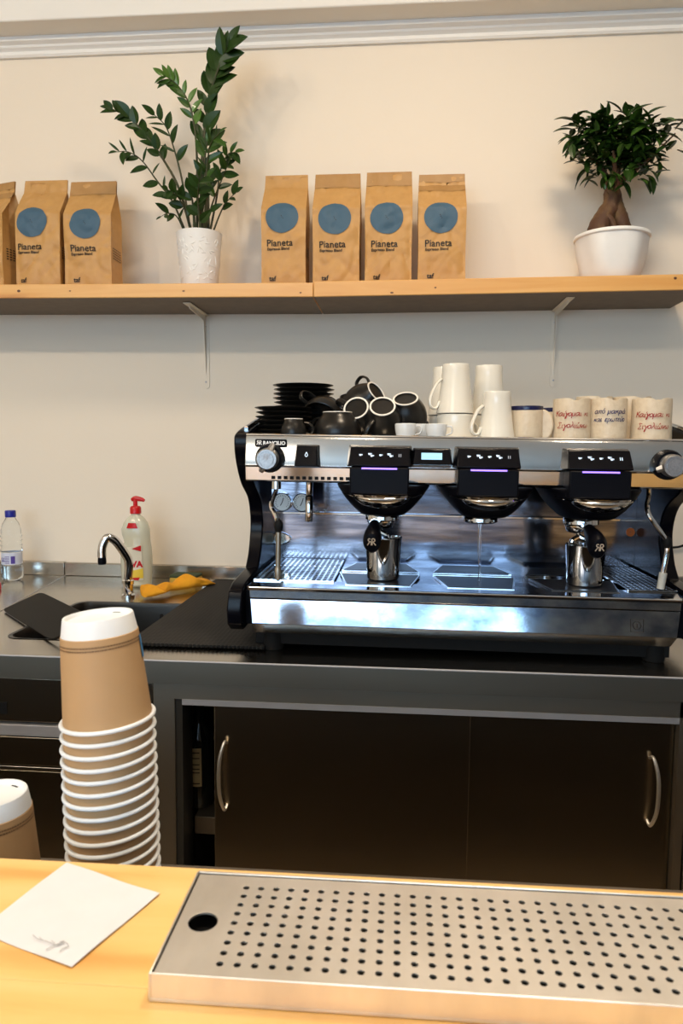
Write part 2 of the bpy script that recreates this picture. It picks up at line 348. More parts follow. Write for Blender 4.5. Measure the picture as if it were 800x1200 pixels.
# ------------------------------------------------------------------ room shell
struct('wall_back', MB().box(-2.6, 2.6, 0, .12, 0, 2.95), wallm)
struct('wall_left', MB().box(-2.72, -2.6, -6.1, .12, 0, 2.95), wallm)
struct('wall_right', MB().box(2.6, 2.72, -6.1, .12, 0, 2.95), darkwallm)
wf = MB().box(-2.6, -2.5, -6.1, -6, 0, 2.95).box(-2.6, 2.6, -6.1, -6, 2.6, 2.95).box(-2.6, 2.6, -6.1, -6, 0, .8).box(1.2, 2.6, -6.1, -6, .8, 2.6)
struct('wall_front', wf, darkwallm)
struct('floor', MB().box(-2.72, 2.72, -6.1, .12, -.1, 0), floorm)
struct('ceiling', MB().box(-2.72, 2.72, -6.1, .12, 2.95, 3.05), plasterm)
struct('trim_1', MB().box(-2.6, 2.6, -.112, 0, 2.548, 2.95), plasterm, bevel=.004)       # boxed beam over the wall
corn = [(0, 2.500), (-.010, 2.500), (-.014, 2.506), (-.010, 2.512), (-.010, 2.517), (-.020, 2.524), (-.022, 2.530), (-.034, 2.536), (-.036, 2.548), (0, 2.548)]
struct('trim_2', MB().prism(corn, 'x', -2.6, 2.6), whitem)
wr = struct('window_1', MB().box(-2.5, 1.2, -6.08, -6.0, .8, .86).box(-2.5, 1.2, -6.08, -6, 2.54, 2.6).box(1.14, 1.2, -6.08, -6, .86, 2.54).box(-2.5, -2.44, -6.08, -6, .86, 2.54)
            .box(-1.64, -1.58, -6.08, -6, .86, 2.54).box(-.74, -.68, -6.08, -6, .86, 2.54).box(.14, .2, -6.08, -6, .86, 2.54), blackp)
for a, b_ in ((-2.44, -1.64), (-1.58, -.74), (-.68, .14), (.20, 1.14)):
    obj('pane', MB().box(a, b_, -6.05, -6.04, .86, 2.54), panem, wr)

# ------------------------------------------------------------------ wooden shelf with brackets
SZ = lambda x: 1.765+(.006 if x > -.24 else .007)*abs(x+.24)/.9
sh = thing('wall_shelf', 'long pine plank shelf fixed to the cream wall', 'shelf', (-.24, 0, 1.765))
for nm, x0, x1, zl, zr, th in (('plank', -1.9, -.2405, 1.7765, 1.763, .038), ('plank', -.2395, .786, 1.766, 1.7715, .041)):
    pb = MB(); v = [(x, y, z-d) for x, z in ((x0, zl), (x1, zr)) for y in (-.25, -.001) for d in (0, th)]
    pb.add(v, [(0, 1, 3, 2), (4, 6, 7, 5), (0, 4, 5, 1), (2, 3, 7, 6), (0, 2, 6, 4), (1, 5, 7, 3)])
    pl = obj(nm, pb, shelfm, sh, bevel=.002, org=(-.24, 0, 1.765))
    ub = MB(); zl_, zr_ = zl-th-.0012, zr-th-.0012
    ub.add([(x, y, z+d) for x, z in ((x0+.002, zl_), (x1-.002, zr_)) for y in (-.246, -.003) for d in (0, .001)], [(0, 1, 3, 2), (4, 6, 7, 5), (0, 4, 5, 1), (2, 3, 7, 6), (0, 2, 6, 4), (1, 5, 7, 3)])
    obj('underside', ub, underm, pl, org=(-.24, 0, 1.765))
    kn = MB()
    for px, py, rx, rz in ([(22, 341, .0050, .0035), (82, 341, .003, .0016), (215, 341, .004, .0018), (352, 343, .003, .0018)] if x0 < -1 else [(459, 343, .0045, .0022), (510, 337, .003, .002), (791, 326, .0042, .0035)]):
        p = at(px, py, -.2504); kn.add([(p.x+rx*math.cos(a*PI/6), -.2506, p.z+rz*math.sin(a*PI/6)) for a in range(12)], [tuple(range(12))])
    obj('knot', kn, knotm, pl, org=(-.24, 0, 1.765))
for x, lab in ((-.606, 'thin white metal shelf bracket under the plant pot with tall stems'), (.455, 'thin white metal shelf bracket under the bonsai')):
    z1 = SZ(x)-.0428
    br = thing('shelf_bracket', lab, 'bracket', (x, 0, z1), 'shelf brackets')
    pl = MB().prism([(-.011, -.012), (.011, -.012), (.011, -.215)]+[(.011*math.cos(a), -.215+.011*math.sin(a)) for a in [-.3*k for k in range(1, 10)]]+[(-.011, -.215)], 'y', -.003, -.0002)
    obj('wall_plate', pl, wallm, br)
    obj('arm', MB().box(-.011, .011, -.20, -.0002, -.003, -.0002), wallm, br, bevel=.001)
    obj('rib', MB().prism([(-.003, -.19), (-.028, -.02), (-.17, -.012), (-.175, -.003), (-.003, -.003)], 'x', -.0015, .0015), wallm, br)
    sb = MB()
    for z in (-.035, -.205): sb.lathe([(.003, 0), (.0028, .0012), (0, .0018)], 10, (0, -.003, z), Matrix.Rotation(PI/2, 3, 'X'))
    obj('screw', sb, trackm, br)

# ------------------------------------------------------------------ coffee bags
def bag(px0, px1, ytop, label, seed, dy=-.145, folds=0, lean=0, yaw=0, dep=.085, printed=True, cut=False, cxc=.5, czy=255, name='coffee_bag'):
    rnd = random.Random(seed)
    yf = dy-dep/2
    a = at(px0, 330, yf); b = at(px1, 330, yf); W = b.x-a.x; cx = (a.x+b.x)/2; z0 = SZ(cx)+.0005; H = at((px0+px1)/2, ytop, dy).z-z0
    root = thing(name, label, 'coffee bag', (cx, dy, z0), 'kraft coffee bags on the shelf', Matrix.Rotation(yaw, 4, 'Z'))
    def dwid(t):
        if t < .66: return dep*(1-.06*t)
        if t < .88: k = (t-.66)/.22; return dep*.96*(1-k)+.006*k
        return .004
    def wwid(t): return W*(1-.03*max(0, (t-.6)/.4))*(1-.015*math.sin(t*PI*2))
    def nz(x, z): return noise.noise(Vector((x*22+seed*7, z*18, seed)))*.0055+noise.noise(Vector((x*50+seed*3, z*44, seed+9)))*.0022+.0030*(1-abs(noise.noise(Vector((x*16-seed*5, z*13+x*9, seed*2)))))**9+.0026*(1-abs(noise.noise(Vector((x*9+seed, z*20-x*14, seed*4+1)))))**12
    def front(u, t):   # u -1..1
        d = dwid(t); w_ = wwid(t)/2
        bulge = .006*(1-u*u)*math.sin(min(1, t/.7)*PI)**.7 if t < .7 else 0
        y = -d/2-bulge+(nz(u*.07, t*H)*(1 if abs(u) < .98 else .3) if 0 < t < .97 else 0)
        for k in range(folds):
            if t > .80+.07*k: y += .0016*(1 if k % 2 else -1)
        y += lean*t*t
        return Vector((u*w_, y+max(0, t-.66)*.05, t*H))
    NU, NT = 24, 60
    ts = [i/NT for i in range(NT+1)]
    rings = []
    for t in ts:
        d = dwid(t); w_ = wwid(t)/2; off_ = max(0, t-.66)*.05+lean*t*t
        g = .0 if t < .35 else min(1, (t-.35)/.4)*.018
        ring = [front(-1+2*i/NU, t) for i in range(NU+1)]
        for s_ in (.25, .5, .75):
            ring.append(Vector((w_-g*(1-abs(s_-.5)*2)-.002*rnd.random(), -d/2+d*s_+off_, t*H)))
        for i in range(NU+1):
            ring.append(Vector((w_-2*w_*i/NU, d/2+off_, t*H)))
        for s_ in (.75, .5, .25):
            ring.append(Vector((-w_+g*(1-abs(s_-.5)*2), -d/2+d*s_+off_, t*H)))
        rings.append(ring)
    obj('pouch', MB().loft(rings), kraft, root, smooth=28)
    # rolled or flat top seam
    sm = MB()
    def pl(u, t, o_=.0012): p = front(u, t); return p+Vector((0, -o_, 0))
    for (t0, t1) in (((.875, .999),) if folds < 2 else ((.84, .90), (.93, .999))):
        n = 10; v = []
        for i in range(n+1):
            u = -1+2*i/n; v += [pl(u, t0+.004*math.sin(u*3+seed)), pl(u, t1)]
        sm.add(v, [(2*i, 2*i+2, 2*i+3, 2*i+1) for i in range(n)])
    if folds: obj('top_seam', sm, kraftd, root)
    if printed:
        pc = at((px0+px1)/2, czy, yf); tc = (pc.z-z0)/H; uc = (cxc-.5)*2; r = .0455
        def fn(x, z): u = x/(W/2); t = z/H; return front(max(-.97, min(.97, u)), max(0, min(.99, t)))+Vector((0, -.0019, 0))
        pd = MB(); v = [fn(uc*W/2, tc*H)]; n = 32; f = []
        for k in range(1, 9):
            for j in range(n):
                aa = 2*PI*j/n; v.append(fn(uc*W/2+r*k/8*math.cos(aa), tc*H+r*k/8*math.sin(aa)*(.97 if folds < 2 else (.93 if math.sin(aa) > 0 else .97))))
        f = [(0, 1+j, 1+(j+1) % n) for j in range(n)]
        for k in range(7):
            f += [(1+k*n+j, 1+(k+1)*n+j, 1+(k+1)*n+(j+1) % n, 1+k*n+(j+1) % n) for j in range(n)]
        pd.add(v, f); obj('round_print', pd, bluep, root)
        vd = MB()
        for dx, dz in ((0, 0), (-.002, .004), (.003, -.004)): vd.add([fn(uc*W/2+dx+.0012*math.cos(k*PI/4), tc*H+dz+.0012*math.sin(k*PI/4))+Vector((0, -.0006, 0)) for k in range(8)], [tuple(range(8))])
        obj('valve_hole', vd, inkm, root)
        xl = uc*W/2-r*.94
        for nm, s_, sz, dx, z_, bd_ in (('name_lettering', 'Pianeta', .0262, 0, tc*H-.0795, .0002), ('blend_lettering', 'Espresso Blend', .0105, .001, tc*H-.0905, .0002), ('roaster_lettering', 'taf', .0185, .006, .0165, .0009)):
            tm = MB(); text(tm, s_, sz, fn, xl+dx, z_, 'l', bold=min(.0004, bd_*1.5)); obj(nm, tm, inkm, root, smooth=0)
    # side label text block seen on right gusset
    sd = MB()
    for k in range(5):
        z = H*.27+k*.007; x = wwid(.3)/2+.0006
        for q in range(5):
            y = -dep*.32+q*.012; sd.add([(x, y, z), (x, y+.008, z), (x, y+.008, z+.003), (x, y, z+.003)], [(0, 1, 2, 3)])
    obj('side_print', sd, inkm, root)
    return root
bag(-38, 14, 214, 'kraft coffee bag at the far left end of the shelf, half cut off', 11, yaw=-.30, dy=-.13, folds=2, printed=False)
bag(19, 71, 208, 'kraft coffee bag with a blue disc, second from the left of all the bags', 12, cxc=.38, czy=259, lean=.01)
bag(76, 131, 211, 'kraft coffee bag with a blue disc, just left of the tall potted plant', 13, folds=1, czy=261, cxc=.46)
bag(306, 358, 202, 'kraft coffee bag just right of the tall plant, first of the group of four', 14, cxc=.47, czy=254, lean=.008)
bag(366, 421, 202, 'kraft coffee bag second in the group of four, with a pinched neck', 15, folds=1, cxc=.47, czy=256)
bag(427, 482, 199, 'kraft coffee bag third in the group of four, with a tall flat seam', 16, folds=1, cxc=.46, czy=255, lean=.004)
bag(489, 545, 202, 'kraft coffee bag rightmost in the group of four, top folded in two dark bands', 17, folds=2, cxc=.47, czy=254)

# ------------------------------------------------------------------ leaves
def leafmesh(name, L_, W_, m_, curl=.15, n=7):
    mb = MB(); v = []
    for i in range(n+1):
        t = i/n; hw = W_/2*(math.sin(PI*min(1, t**.85))**.75 if 0 < t < 1 else .02)
        z = -curl*L_*t*t; x = t*L_
        v += [(x, -hw, z+hw*.35), (x, 0, z), (x, hw, z+hw*.35)]
    f = []
    for i in range(n):
        a = 3*i; f += [(a, a+3, a+4, a+1), (a+1, a+4, a+5, a+2)]
    k = len(v); v += [(x, y, z-.0006) for x, y, z in v]
    f += [tuple(reversed([q+k for q in ff])) for ff in f]
    mb.add(v, f); return mesh(name, mb, m_)
def put_leaf(me, p, d, nrm, s, parent):
    d = d.normalized(); y = nrm.cross(d)
    if y.length < 1e-3: y = Vector((0, 0, 1)).cross(d)
    y.normalize(); z = d.cross(y)
    M = Matrix((d, y, z)).transposed().to_4x4() @ Matrix.Scale(s, 4); M.translation = p
    o = bpy.data.objects.new('leaf', me); C.objects.link(o); o.parent = parent; o.matrix_local = M
    return o
# --- tall zamioculcas-like plant
PX = at(234, 331, -.15).x; PZ = SZ(PX)+.0005; PO = Vector((PX, -.15, PZ))
zz = thing('potted_plant', 'tall plant with glossy dark leaflets on arching stems in a white embossed pot', 'plant', PO)
pot = MB().lathe([(.001, .004), (.048, .0), (.051, .004), (.058, .08), (.0645, .150), (.0655, .156), (.0635, .157), (.0605, .150), (.054, .07), (.048, .01), (.001, .01)], 48, cap0=False, cap1=False)
po = obj('pot', pot, potw, zz)
emb = MB(); rnd = random.Random(5)
for k in range(70):
    a = -PI*.9+rnd.random()*PI*.8; z = .02+.115*rnd.random(); r = .0505+.0135*z/.15
    c = Vector((r*math.cos(a), r*math.sin(a), z)); tdir = Vector((-math.sin(a), math.cos(a), 0)); up = Vector((0, 0, 1)); b_ = rnd.random()*PI
    d = tdir*math.cos(b_)+up*math.sin(b_)
    emb.tube([c-d*.008, c, c+d*.008], [.0006, .0022, .0006], 6, smooth=2)
obj('embossed_pattern', emb, potw, po, kind='stuff')
obj('soil', MB().lathe([(.001, .140), (.058, .138), (.0585, .130), (.001, .130)], 24, cap0=False, cap1=False), soilm, zz)
LD = leafmesh('leaf', .076, .034, leafd); LM = leafmesh('leaf', .072, .029, leafm); LL = leafmesh('leaf', .066, .027, leafl); LN = leafmesh('leaf', .066, .013, leafd, .1); LW = leafmesh('leaf', .078, .046, leafd, .1)
rnd = random.Random(2)
STEMS = [  # pixel path, y at foot and tip, radius, leaf meshes, count, start, scale, angle
    ([(238, 268), (236, 215), (239, 160), (246, 112), (258, 74), (269, 50)], -.15, -.19, .0062, (LW, LD), 20, .36, .98, 36),
    ([(240, 268), (242, 230), (240, 190), (243, 165)], -.16, -.20, .0060, (LD, LM), 7, .45, .75, 50),
    ([(230, 268), (231, 200), (228, 150), (220, 118), (206, 98), (192, 88)], -.16, -.22, .0040, (LL, LM), 15, .42, .74, 42),
    ([(225, 268), (210, 222), (190, 185), (172, 160), (152, 138), (127, 127)], -.14, -.17, .0045, (LW, LD), 16, .38, .70, 28),
    ([(222, 268), (214, 215), (204, 175), (194, 148), (180, 134)], -.15, -.23, .0036, (LD, LN), 9, .40, .80, 44),
    ([(218, 266), (203, 238), (184, 212), (166, 188), (150, 178), (136, 178)], -.15, -.25, .0032, (LN, LD), 14, .20, .66, 56),
    ([(247, 268), (254, 230), (258, 200), (266, 182), (276, 178)], -.15, -.20, .0034, (LD, LM), 10, .40, .66, 46),
    ([(250, 268), (258, 250), (266, 236), (278, 224)], -.16, -.24, .0028, (LD, LD), 5, .45, .66, 40),
    ([(233, 268), (240, 225), (243, 190), (247, 168), (258, 155)], -.18, -.26, .0040, (LM, LN), 9, .35, .72, 48),
    ([(216, 268), (208, 255), (197, 250), (188, 254)], -.16, -.24, .0026, (LD, LN), 5, .30, .60, 50),
    ([(228, 268), (226, 240), (222, 222)], -.18, -.22, .0050, (LW, LD), 4, .40, .80, 55),
    ([(236, 268), (250, 235), (262, 205), (268, 190)], -.16, -.24, .0032, (LD, LM), 8, .25, .62, 48),
    ([(224, 268), (216, 245), (206, 228), (196, 222)], -.17, -.25, .0030, (LD, LW), 7, .25, .62, 48),
    ([(238, 268), (232, 235), (234, 205)], -.19, -.28, .0040, (LW, LD), 8, .22, .70, 52),
    ([(246, 268), (244, 225), (243, 200)], -.13, -.10, .0055, (LD, LW), 5, .50, .80, 50),
]
for path, y0, y1, r, kinds, cnt, st, scl, ang in STEMS:
    n = len(path); P = [at(px, py, y0+(y1-y0)*(i/(n-1))**1.5)-PO for i, (px, py) in enumerate(path)]
    P[0].z = .135; P[0].x *= .75
    obj('stem', MB().tube(P, [r*(1-.75*i/(n-1)) for i in range(n)], 8), stemm, zz)
    Q = catmull(P, 10)
    for k in range(cnt):
        t = st+(1-st)*(k/(cnt-1))**.95; i = min(len(Q)-2, int(t*(len(Q)-1))); p = Q[i]; tan = (Q[i+1]-Q[i]).normalized()
        side = Vector((0, -1, 0)).cross(tan).normalized()*(1 if k % 2 else -1)
        if k == cnt-1: d = tan
        else:
            a = math.radians(ang+rnd.uniform(-10, 10)); d = tan*math.cos(a)+side*math.sin(a)+Vector((0, rnd.uniform(-.45, .15), 0))
        nr = Vector((rnd.uniform(-.35, .35), -1, rnd.uniform(-.1, .6))).normalized()
        put_leaf(kinds[k % 2 if cnt > 8 else rnd.randint(0, 1)], p, d, nr, scl*rnd.uniform(.72, 1.05)*(1-.25*max(0, t-.8)/.2), zz)
# --- ficus bonsai
bx = at(715, 322, -.15).x; BO = Vector((bx, -.15, SZ(bx)+.0005))
bo = thing('bonsai_tree', 'small ficus bonsai with swollen roots in a white draped-fold pot', 'plant', BO)
def wob(a, z): return 1+.055*math.sin(6*a+1+z*16)*math.sin(min(1, max(0, z/.12))*PI)
pb = MB().lathe([(.001, 0), (.068, 0), (.073, .005), (.080, .03), (.090, .08), (.0955, .115)], 84, cap0=False, cap1=False, wob=wob)
pb.lathe([(.0955, .115), (.1000, .118), (.1005, .123), (.099, .126), (.094, .125), (.088, .11), (.001, .11)], 84, cap0=False, cap1=False)
obj('pot', pb, potw, bo)
obj('soil', MB().lathe([(.001, .116), (.088, .113), (.088, .105), (.001, .105)], 24, cap0=False, cap1=False), soilm, bo)
tr = MB()
tr.tube([(-.018, 0, .100), (-.034, .0, .138), (-.024, 0, .172), (-.006, -.002, .205), (-.003, 0, .24), (-.010, 0, .275)], [.029, .032, .028, .024, .022, .014], 14)
tr.tube([(.030, 0, .100), (.032, .0, .13), (.024, 0, .165), (.010, 0, .20), (.004, 0, .24)], [.018, .020, .021, .021, .016], 12)
tr.tube([(-.040, .01, .105), (-.042, .0, .13), (-.030, 0, .158)], [.014, .016, .012], 10)
tr.tube([(.000, -.02, .108), (.002, -.024, .135), (-.010, -.024, .165), (-.026, -.016, .185), (-.018, -.004, .20)], [.006, .0075, .0075, .007, .005], 8)
tr.tube([(0, .0, .25), (-.02, 0, .285), (-.05, -.01, .32), (-.075, -.02, .335)], [.010, .008, .005, .003], 8)
tr.tube([(0, .0, .25), (.01, .0, .30), (.02, .01, .35), (.03, 0, .385)], [.011, .008, .005, .003], 8)
tr.tube([(0, 0, .25), (.03, -.01, .28), (.07, -.02, .31), (.115, -.02, .35), (.15, -.02, .385)], [.010, .008, .005, .003, .002], 8)
tr.tube([(0, 0, .25), (-.01, -.04, .29), (-.02, -.06, .33)], [.008, .006, .003], 8)
tr.tube([(-.005, -.008, .225), (-.018, -.016, .235), (-.028, -.018, .245)], [.002, .0014, .001], 6)
for i, v in enumerate(tr.v):
    n_ = noise.noise(v*60)*.003+noise.noise(v*150)*.0015; d = Vector((v.x, v.y, 0))
    if v.z < .27 and d.length > 1e-4: tr.v[i] = v+d.normalized()*n_
obj('trunk', tr, barkm, bo)
B1 = leafmesh('leaf', .052, .024, leafd, .25); B2 = leafmesh('leaf', .048, .024, leafm, .3); B3 = leafmesh('leaf', .046, .021, leafd, .1)
rnd = random.Random(8)
def crown(px, py, y): return at(px, py, y)-BO
clusters = [(678, 150, 8), (676, 165, 7), (686, 196, 8), (690, 150, 14), (684, 172, 18), (700, 185, 22), (716, 160, 24), (735, 150, 24), (752, 168, 22), (738, 190, 20), (722, 205, 12), (700, 206, 8), (765, 150, 16), (775, 172, 11), (755, 205, 14), (733, 143, 12), (697, 146, 12), (745, 142, 8), (783, 150, 8), (765, 190, 12), (715, 178, 20), (728, 172, 20), (748, 185, 16)]
for cx_, cy_, n_ in clusters:
    cc = crown(cx_, cy_, -.15+rnd.uniform(-.07, .03))
    for k in range(n_ if n_ < 99 else 99):
        d = Vector((rnd.gauss(0, 1), rnd.gauss(-.5, .8), rnd.gauss(-.02, .6))); d.normalize()
        p = cc+Vector((rnd.gauss(0, .014), rnd.gauss(0, .018), rnd.gauss(0, .010)))
        if p.x+d.x*.045 > .19 or p.y+d.y*.045 > .13: continue
        put_leaf((B1, B2, B3)[rnd.randint(0, 2)], p, d, Vector((rnd.uniform(-.3, .3), rnd.uniform(-.6, 0), 1)), rnd.uniform(.7, 1.0), bo)
for px, py, dx, dz in ((786, 142, 1, .05), (776, 148, .9, .5), (778, 156, 1, -.3), (672, 140, -1, .2), (671, 152, -1, .1), (729, 132, -.6, .6), (741, 133, .7, .5), (757, 136, .7, .5), (675, 162, -.8, -.6), (728, 212, .5, -.7), (760, 205, .4, -1)):
    put_leaf(B1, crown(px, py, -.19), Vector((dx, -.2, dz)), Vector((0, -.5, 1)), 1, bo)
inner = MB(); base = [Vector(v.co) for v in B3.vertices]; bf = [tuple(p.vertices) for p in B3.polygons]
for k in range(420):
    a = rnd.uniform(0, 2*PI); q = rnd.random()**.6
    p = crown(720+q*54*math.cos(a), 166+q*34*math.sin(a), -.15+rnd.uniform(-.05, .03)); d = Vector((rnd.gauss(0, 1), rnd.gauss(-.3, .8), rnd.gauss(.1, .6))).normalized()
    if p.y > .07: continue
    y_ = Vector((rnd.uniform(-.4, .4), -.4, 1)).cross(d).normalized(); M_ = Matrix((d, y_, d.cross(y_))).transposed()
    inner.add([p+M_ @ v*.8 for v in base], bf)
obj('inner_foliage', inner, leafd, bo, kind='stuff')
put_leaf(B2, Vector((-.028, -.018, .244)), Vector((-.2, -.3, 1)), Vector((0, -1, 0)), .4, bo)

# ------------------------------------------------------------------ worktop with sink (slightly out of level)
TILT = Matrix.Rotation(.006, 4, 'Y'); PIV = Vector((-.5, -.45, .9))
wt = thing('worktop', 'long brushed stainless steel worktop with upstand and built-in sink', 'worktop', PIV, M=TILT)
WZ = lambda x: .9-.006*(x+.5)
FY = -.888
def hole_plate(x0, x1, y0, y1, z0, z1, loop):
    """flat slab with one rounded hole, built as a single mesh"""
    mb = MB(); n = len(loop); cx = sum(p[0] for p in loop)/n; cy = sum(p[1] for p in loop)/n
    outer = []
    for (x, y) in loop:   # project to the outer rectangle
        dx, dy = x-cx, y-cy; k = min(((x1-cx)/dx if dx > 0 else (x0-cx)/dx) if abs(dx) > 1e-9 else 1e9, ((y1-cy)/dy if dy > 0 else (y0-cy)/dy) if abs(dy) > 1e-9 else 1e9)
        outer.append([cx+dx*k, cy+dy*k])
    for X, Y in ((x0, y0), (x1, y0), (x1, y1), (x0, y1)):
        i = min(range(n), key=lambda q: (outer[q][0]-X)**2+(outer[q][1]-Y)**2); outer[i] = [X, Y]
    v = [(*p, z1) for p in loop]+[(*p, z1) for p in outer]+[(*p, z0) for p in loop]+[(*p, z0) for p in outer]
    f = []
    for i in range(n):
        j = (i+1) % n
        f += [(i, j, n+j, n+i), (2*n+i, 3*n+i, 3*n+j, 2*n+j), (i, 2*n+i, 2*n+j, j), (n+i, n+j, 3*n+j, 3*n+i)]
    return mb.add(v, f)
sloop = rrect(-.853, -.50, -.768, -.388, .035, 6)
top = hole_plate(-1.10, -.35, FY, -.002, .87, .90, sloop)
top.box(-2.58, -1.10, FY, -.002, .87, .90).box(-.35, 2.2, FY, -.002, .87, .90)
tp = obj('top_sheet', top, steelm, wt, org=PIV, smooth=0)
obj('upstand', MB().box(-1.073, 2.2, -.018, -.001, .9, .942), steelm, wt, bevel=.002, org=PIV)
obj('upstand', MB().box(-2.58, -1.0745, -.018, -.001, .9, .944), steelm, wt, bevel=.002, org=PIV)
ws = MB(); a = Vector((-1.073, -.018, .9003)); b_ = Vector((-.95, FY+.02, .9003))
a2 = atz(0, 718, .9); a2.z = .9003; b_ = a+(a2-a)*1.75
ws.tube([a, b_], .0016, 6, smooth=0)
obj('weld_seam', ws, trackm, wt, org=PIV)
obj('front_apron', MB().box(-2.58, 2.2, FY-.0002, FY+.02, .8525, .8985), mat('apron_steel', (.33, .30, .245), .40, 1, col2=(.28, .25, .20), scale=(.6, 4, 4), nscale=3, bump=.02, bscale=20, bstretch=(1, 14, 14)), wt, org=PIV)
obj('front_lip', MB().tube([(-2.58, FY-.0005, .8985), (2.2, FY-.0005, .8985)], .0022, 8, smooth=0), trackm, wt, org=PIV)
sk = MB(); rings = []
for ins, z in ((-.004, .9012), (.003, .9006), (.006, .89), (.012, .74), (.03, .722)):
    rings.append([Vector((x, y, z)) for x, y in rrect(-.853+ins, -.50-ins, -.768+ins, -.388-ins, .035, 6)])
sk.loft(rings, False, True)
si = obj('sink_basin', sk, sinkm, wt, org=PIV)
ov = MB(); oc = Vector((-.612, -.3955, .865))
for dx in (-.016, .016): ov.prism([(oc.x+dx+x, oc.z+z) for x, z in rrect(-.005, .005, -.009, .009, .0045, 3)], 'y', -.3960, -.3935)
obj('overflow_slot', ov, blackr, si, org=PIV)
obj('overflow_screw', MB().ellipsoid((oc.x, -.3965, oc.z), .005, .003, .005, 12, 6), chrome, si, org=PIV)
# black board leaning over the sink
bd = thing('black_lid', 'black rounded board lying tilted over the left corner of the sink', 'board', (-.9, -.53, .9))
c1, c2_, c3 = atz(4, 716, .903), atz(50, 695, .960), atz(61, 752, .903)
ux = (c2_-c1); uy = (c3-c1)
lb = MB()
pts = [(x, y) for x, y in rrect(0, 1, 0, 1.0, .09, 5)]
nn = ux.cross(uy).normalized()
if nn.z < 0: nn = -nn
for dz in ((0, .006),):
    rr = [[c1+ux*x+uy*y+nn*z for x, y in pts] for z in dz]
    lb.loft(rr)
lb.off((-.9, -.53, .9)); obj('board_sheet', lb, mat('black_board', (.006, .0055, .005), .5, spec=.2), bd, bevel=.0015)
# rubber bar mat with toothed edge
mtm = MB(); x0, x1, y0, y1 = -.565, -.275, -.803, -.075; nx = 34; poly = []
for i in range(nx):
    xa = x0+(x1-x0)*i/nx; xb = x0+(x1-x0)*(i+.5)/nx; poly += [(xa, y0), (xb, y0-.006)]
poly += [(x1, y0), (x1, y1)]
for i in range(nx):
    xa = x1-(x1-x0)*i/nx; xb = x1-(x1-x0)*(i+.5)/nx; poly += [(xa, y1), (xb, y1+.006)]
poly += [(x0, y1)]
mtm.prism(poly, 'z', .0, .006)
mt = obj('bar_mat', mtm, perfm, smooth=0); mt.location = (0, 0, WZ(-.42)+.0012); mt.rotation_euler = (0, .006, 0)
tag(mt, 'black perforated rubber mat with toothed edges covering the right side of the sink', 'mat')
# faucet
FO = Vector((-.750, -.312, WZ(-.75)+.0003))
fa = thing('faucet', 'small chrome sink faucet with a bent swan neck', 'faucet', FO)
obj('base', MB().lathe([(.001, 0), (.019, 0), (.019, .006), (.014, .010), (.014, .034), (.016, .036), (.016, .046), (.010, .050), (.001, .050)], 24, cap0=False, cap1=False), chrome, fa)
obj('neck', MB().tube([(0, 0, .045), (.003, 0, .095), (-.004, -.006, .120), (-.026, -.020, .158), (-.044, -.03, .168), (-.056, -.036, .145), (-.057, -.038, .115)], .0120, 14), chrome, fa)
obj('aerator', MB().lathe([(.001, -.012), (.0105, -.012), (.0115, -.004), (.0105, .010), (.001, .010)], 18, (-.057, -.038, .108), cap0=False, cap1=False), blackp, fa)
obj('lever', MB().tube([(.002, -.012, .028), (.012, -.028, .022), (.018, -.036, .018)], [.005, .004, .0045], 8), chrome, fa)
# washing-up liquid bottle
SO = Vector((at(160, 690, -.16).x, -.155, WZ(-.78)+.0005))
so = thing('soap_bottle', 'pearly washing-up liquid bottle with a red pump cap behind the faucet', 'bottle', SO)
def ell(rx, ry, z, dx=0, n=28): return [Vector((dx+rx*math.cos(2*PI*j/n), ry*math.sin(2*PI*j/n), z)) for j in range(n)]
obj('bottle_body', MB().loft([ell(.039, .024, 0), ell(.045, .030, .006), ell(.0475, .031, .05), ell(.0475, .031, .09), ell(.045, .030, .115, .001), ell(.039, .027, .132, .004), ell(.042, .027, .155, .0), ell(.043, .027, .170, -.001), ell(.036, .025, .190), ell(.024, .02, .206), ell(.014, .014, .213), ell(.012, .012, .222)]), soapm, so)
pm = MB().lathe([(.001, .218), (.0165, .218), (.0165, .235), (.013, .240), (.0065, .241), (.0065, .258), (.001, .258)], 24, cap0=False, cap1=False)
pm.tube([(-.012, 0, .258), (.0, 0, .262), (.018, 0, .260), (.028, 0, .256)], [.005, .008, .0065, .004], 10, flat=.7)
obj('pump_cap', pm, redm, so)
def curved(rx, ry, o_=.0008):
    def fn(x, z):
        a = -PI/2+x/rx; return Vector(((rx+o_)*math.cos(a), (ry+o_)*math.sin(a), z))
    return fn
def patch(mb, pts, fn, n=8):
    """subdivided quad between four 2D corners"""
    (ax, ay), (bx_, by), (cx_, cy_), (dx_, dy_) = pts; v = []
    for i in range(n+1):
        for j in range(n+1):
            s_, t_ = i/n, j/n
            x = (ax*(1-s_)+bx_*s_)*(1-t_)+(dx_*(1-s_)+cx_*s_)*t_; y = (ay*(1-s_)+by*s_)*(1-t_)+(dy_*(1-s_)+cy_*s_)*t_
            v.append(fn(x, y))
    mb.add(v, [(i*(n+1)+j, (i+1)*(n+1)+j, (i+1)*(n+1)+j+1, i*(n+1)+j+1) for i in range(n) for j in range(n)])
fl = curved(.0477, .0315, .001); fl2 = curved(.0477, .0315, .0018)
lm = MB(); patch(lm, [(-.030, .022), (.030, .022), (.026, .128), (-.026, .118)], fl); obj('front_label', lm, mat('cream_label', (.75, .73, .62), .35), so)
lm = MB(); patch(lm, [(-.030, .028), (.030, .028), (.030, .058), (-.030, .046)], curved(.0477, .0315, .0014)); obj('label_band', lm, yellowm, so)
lm = MB(); text(lm, 'AVA', .050, fl2, 0.004, .062, 'c', bold=.0026, width=.052)
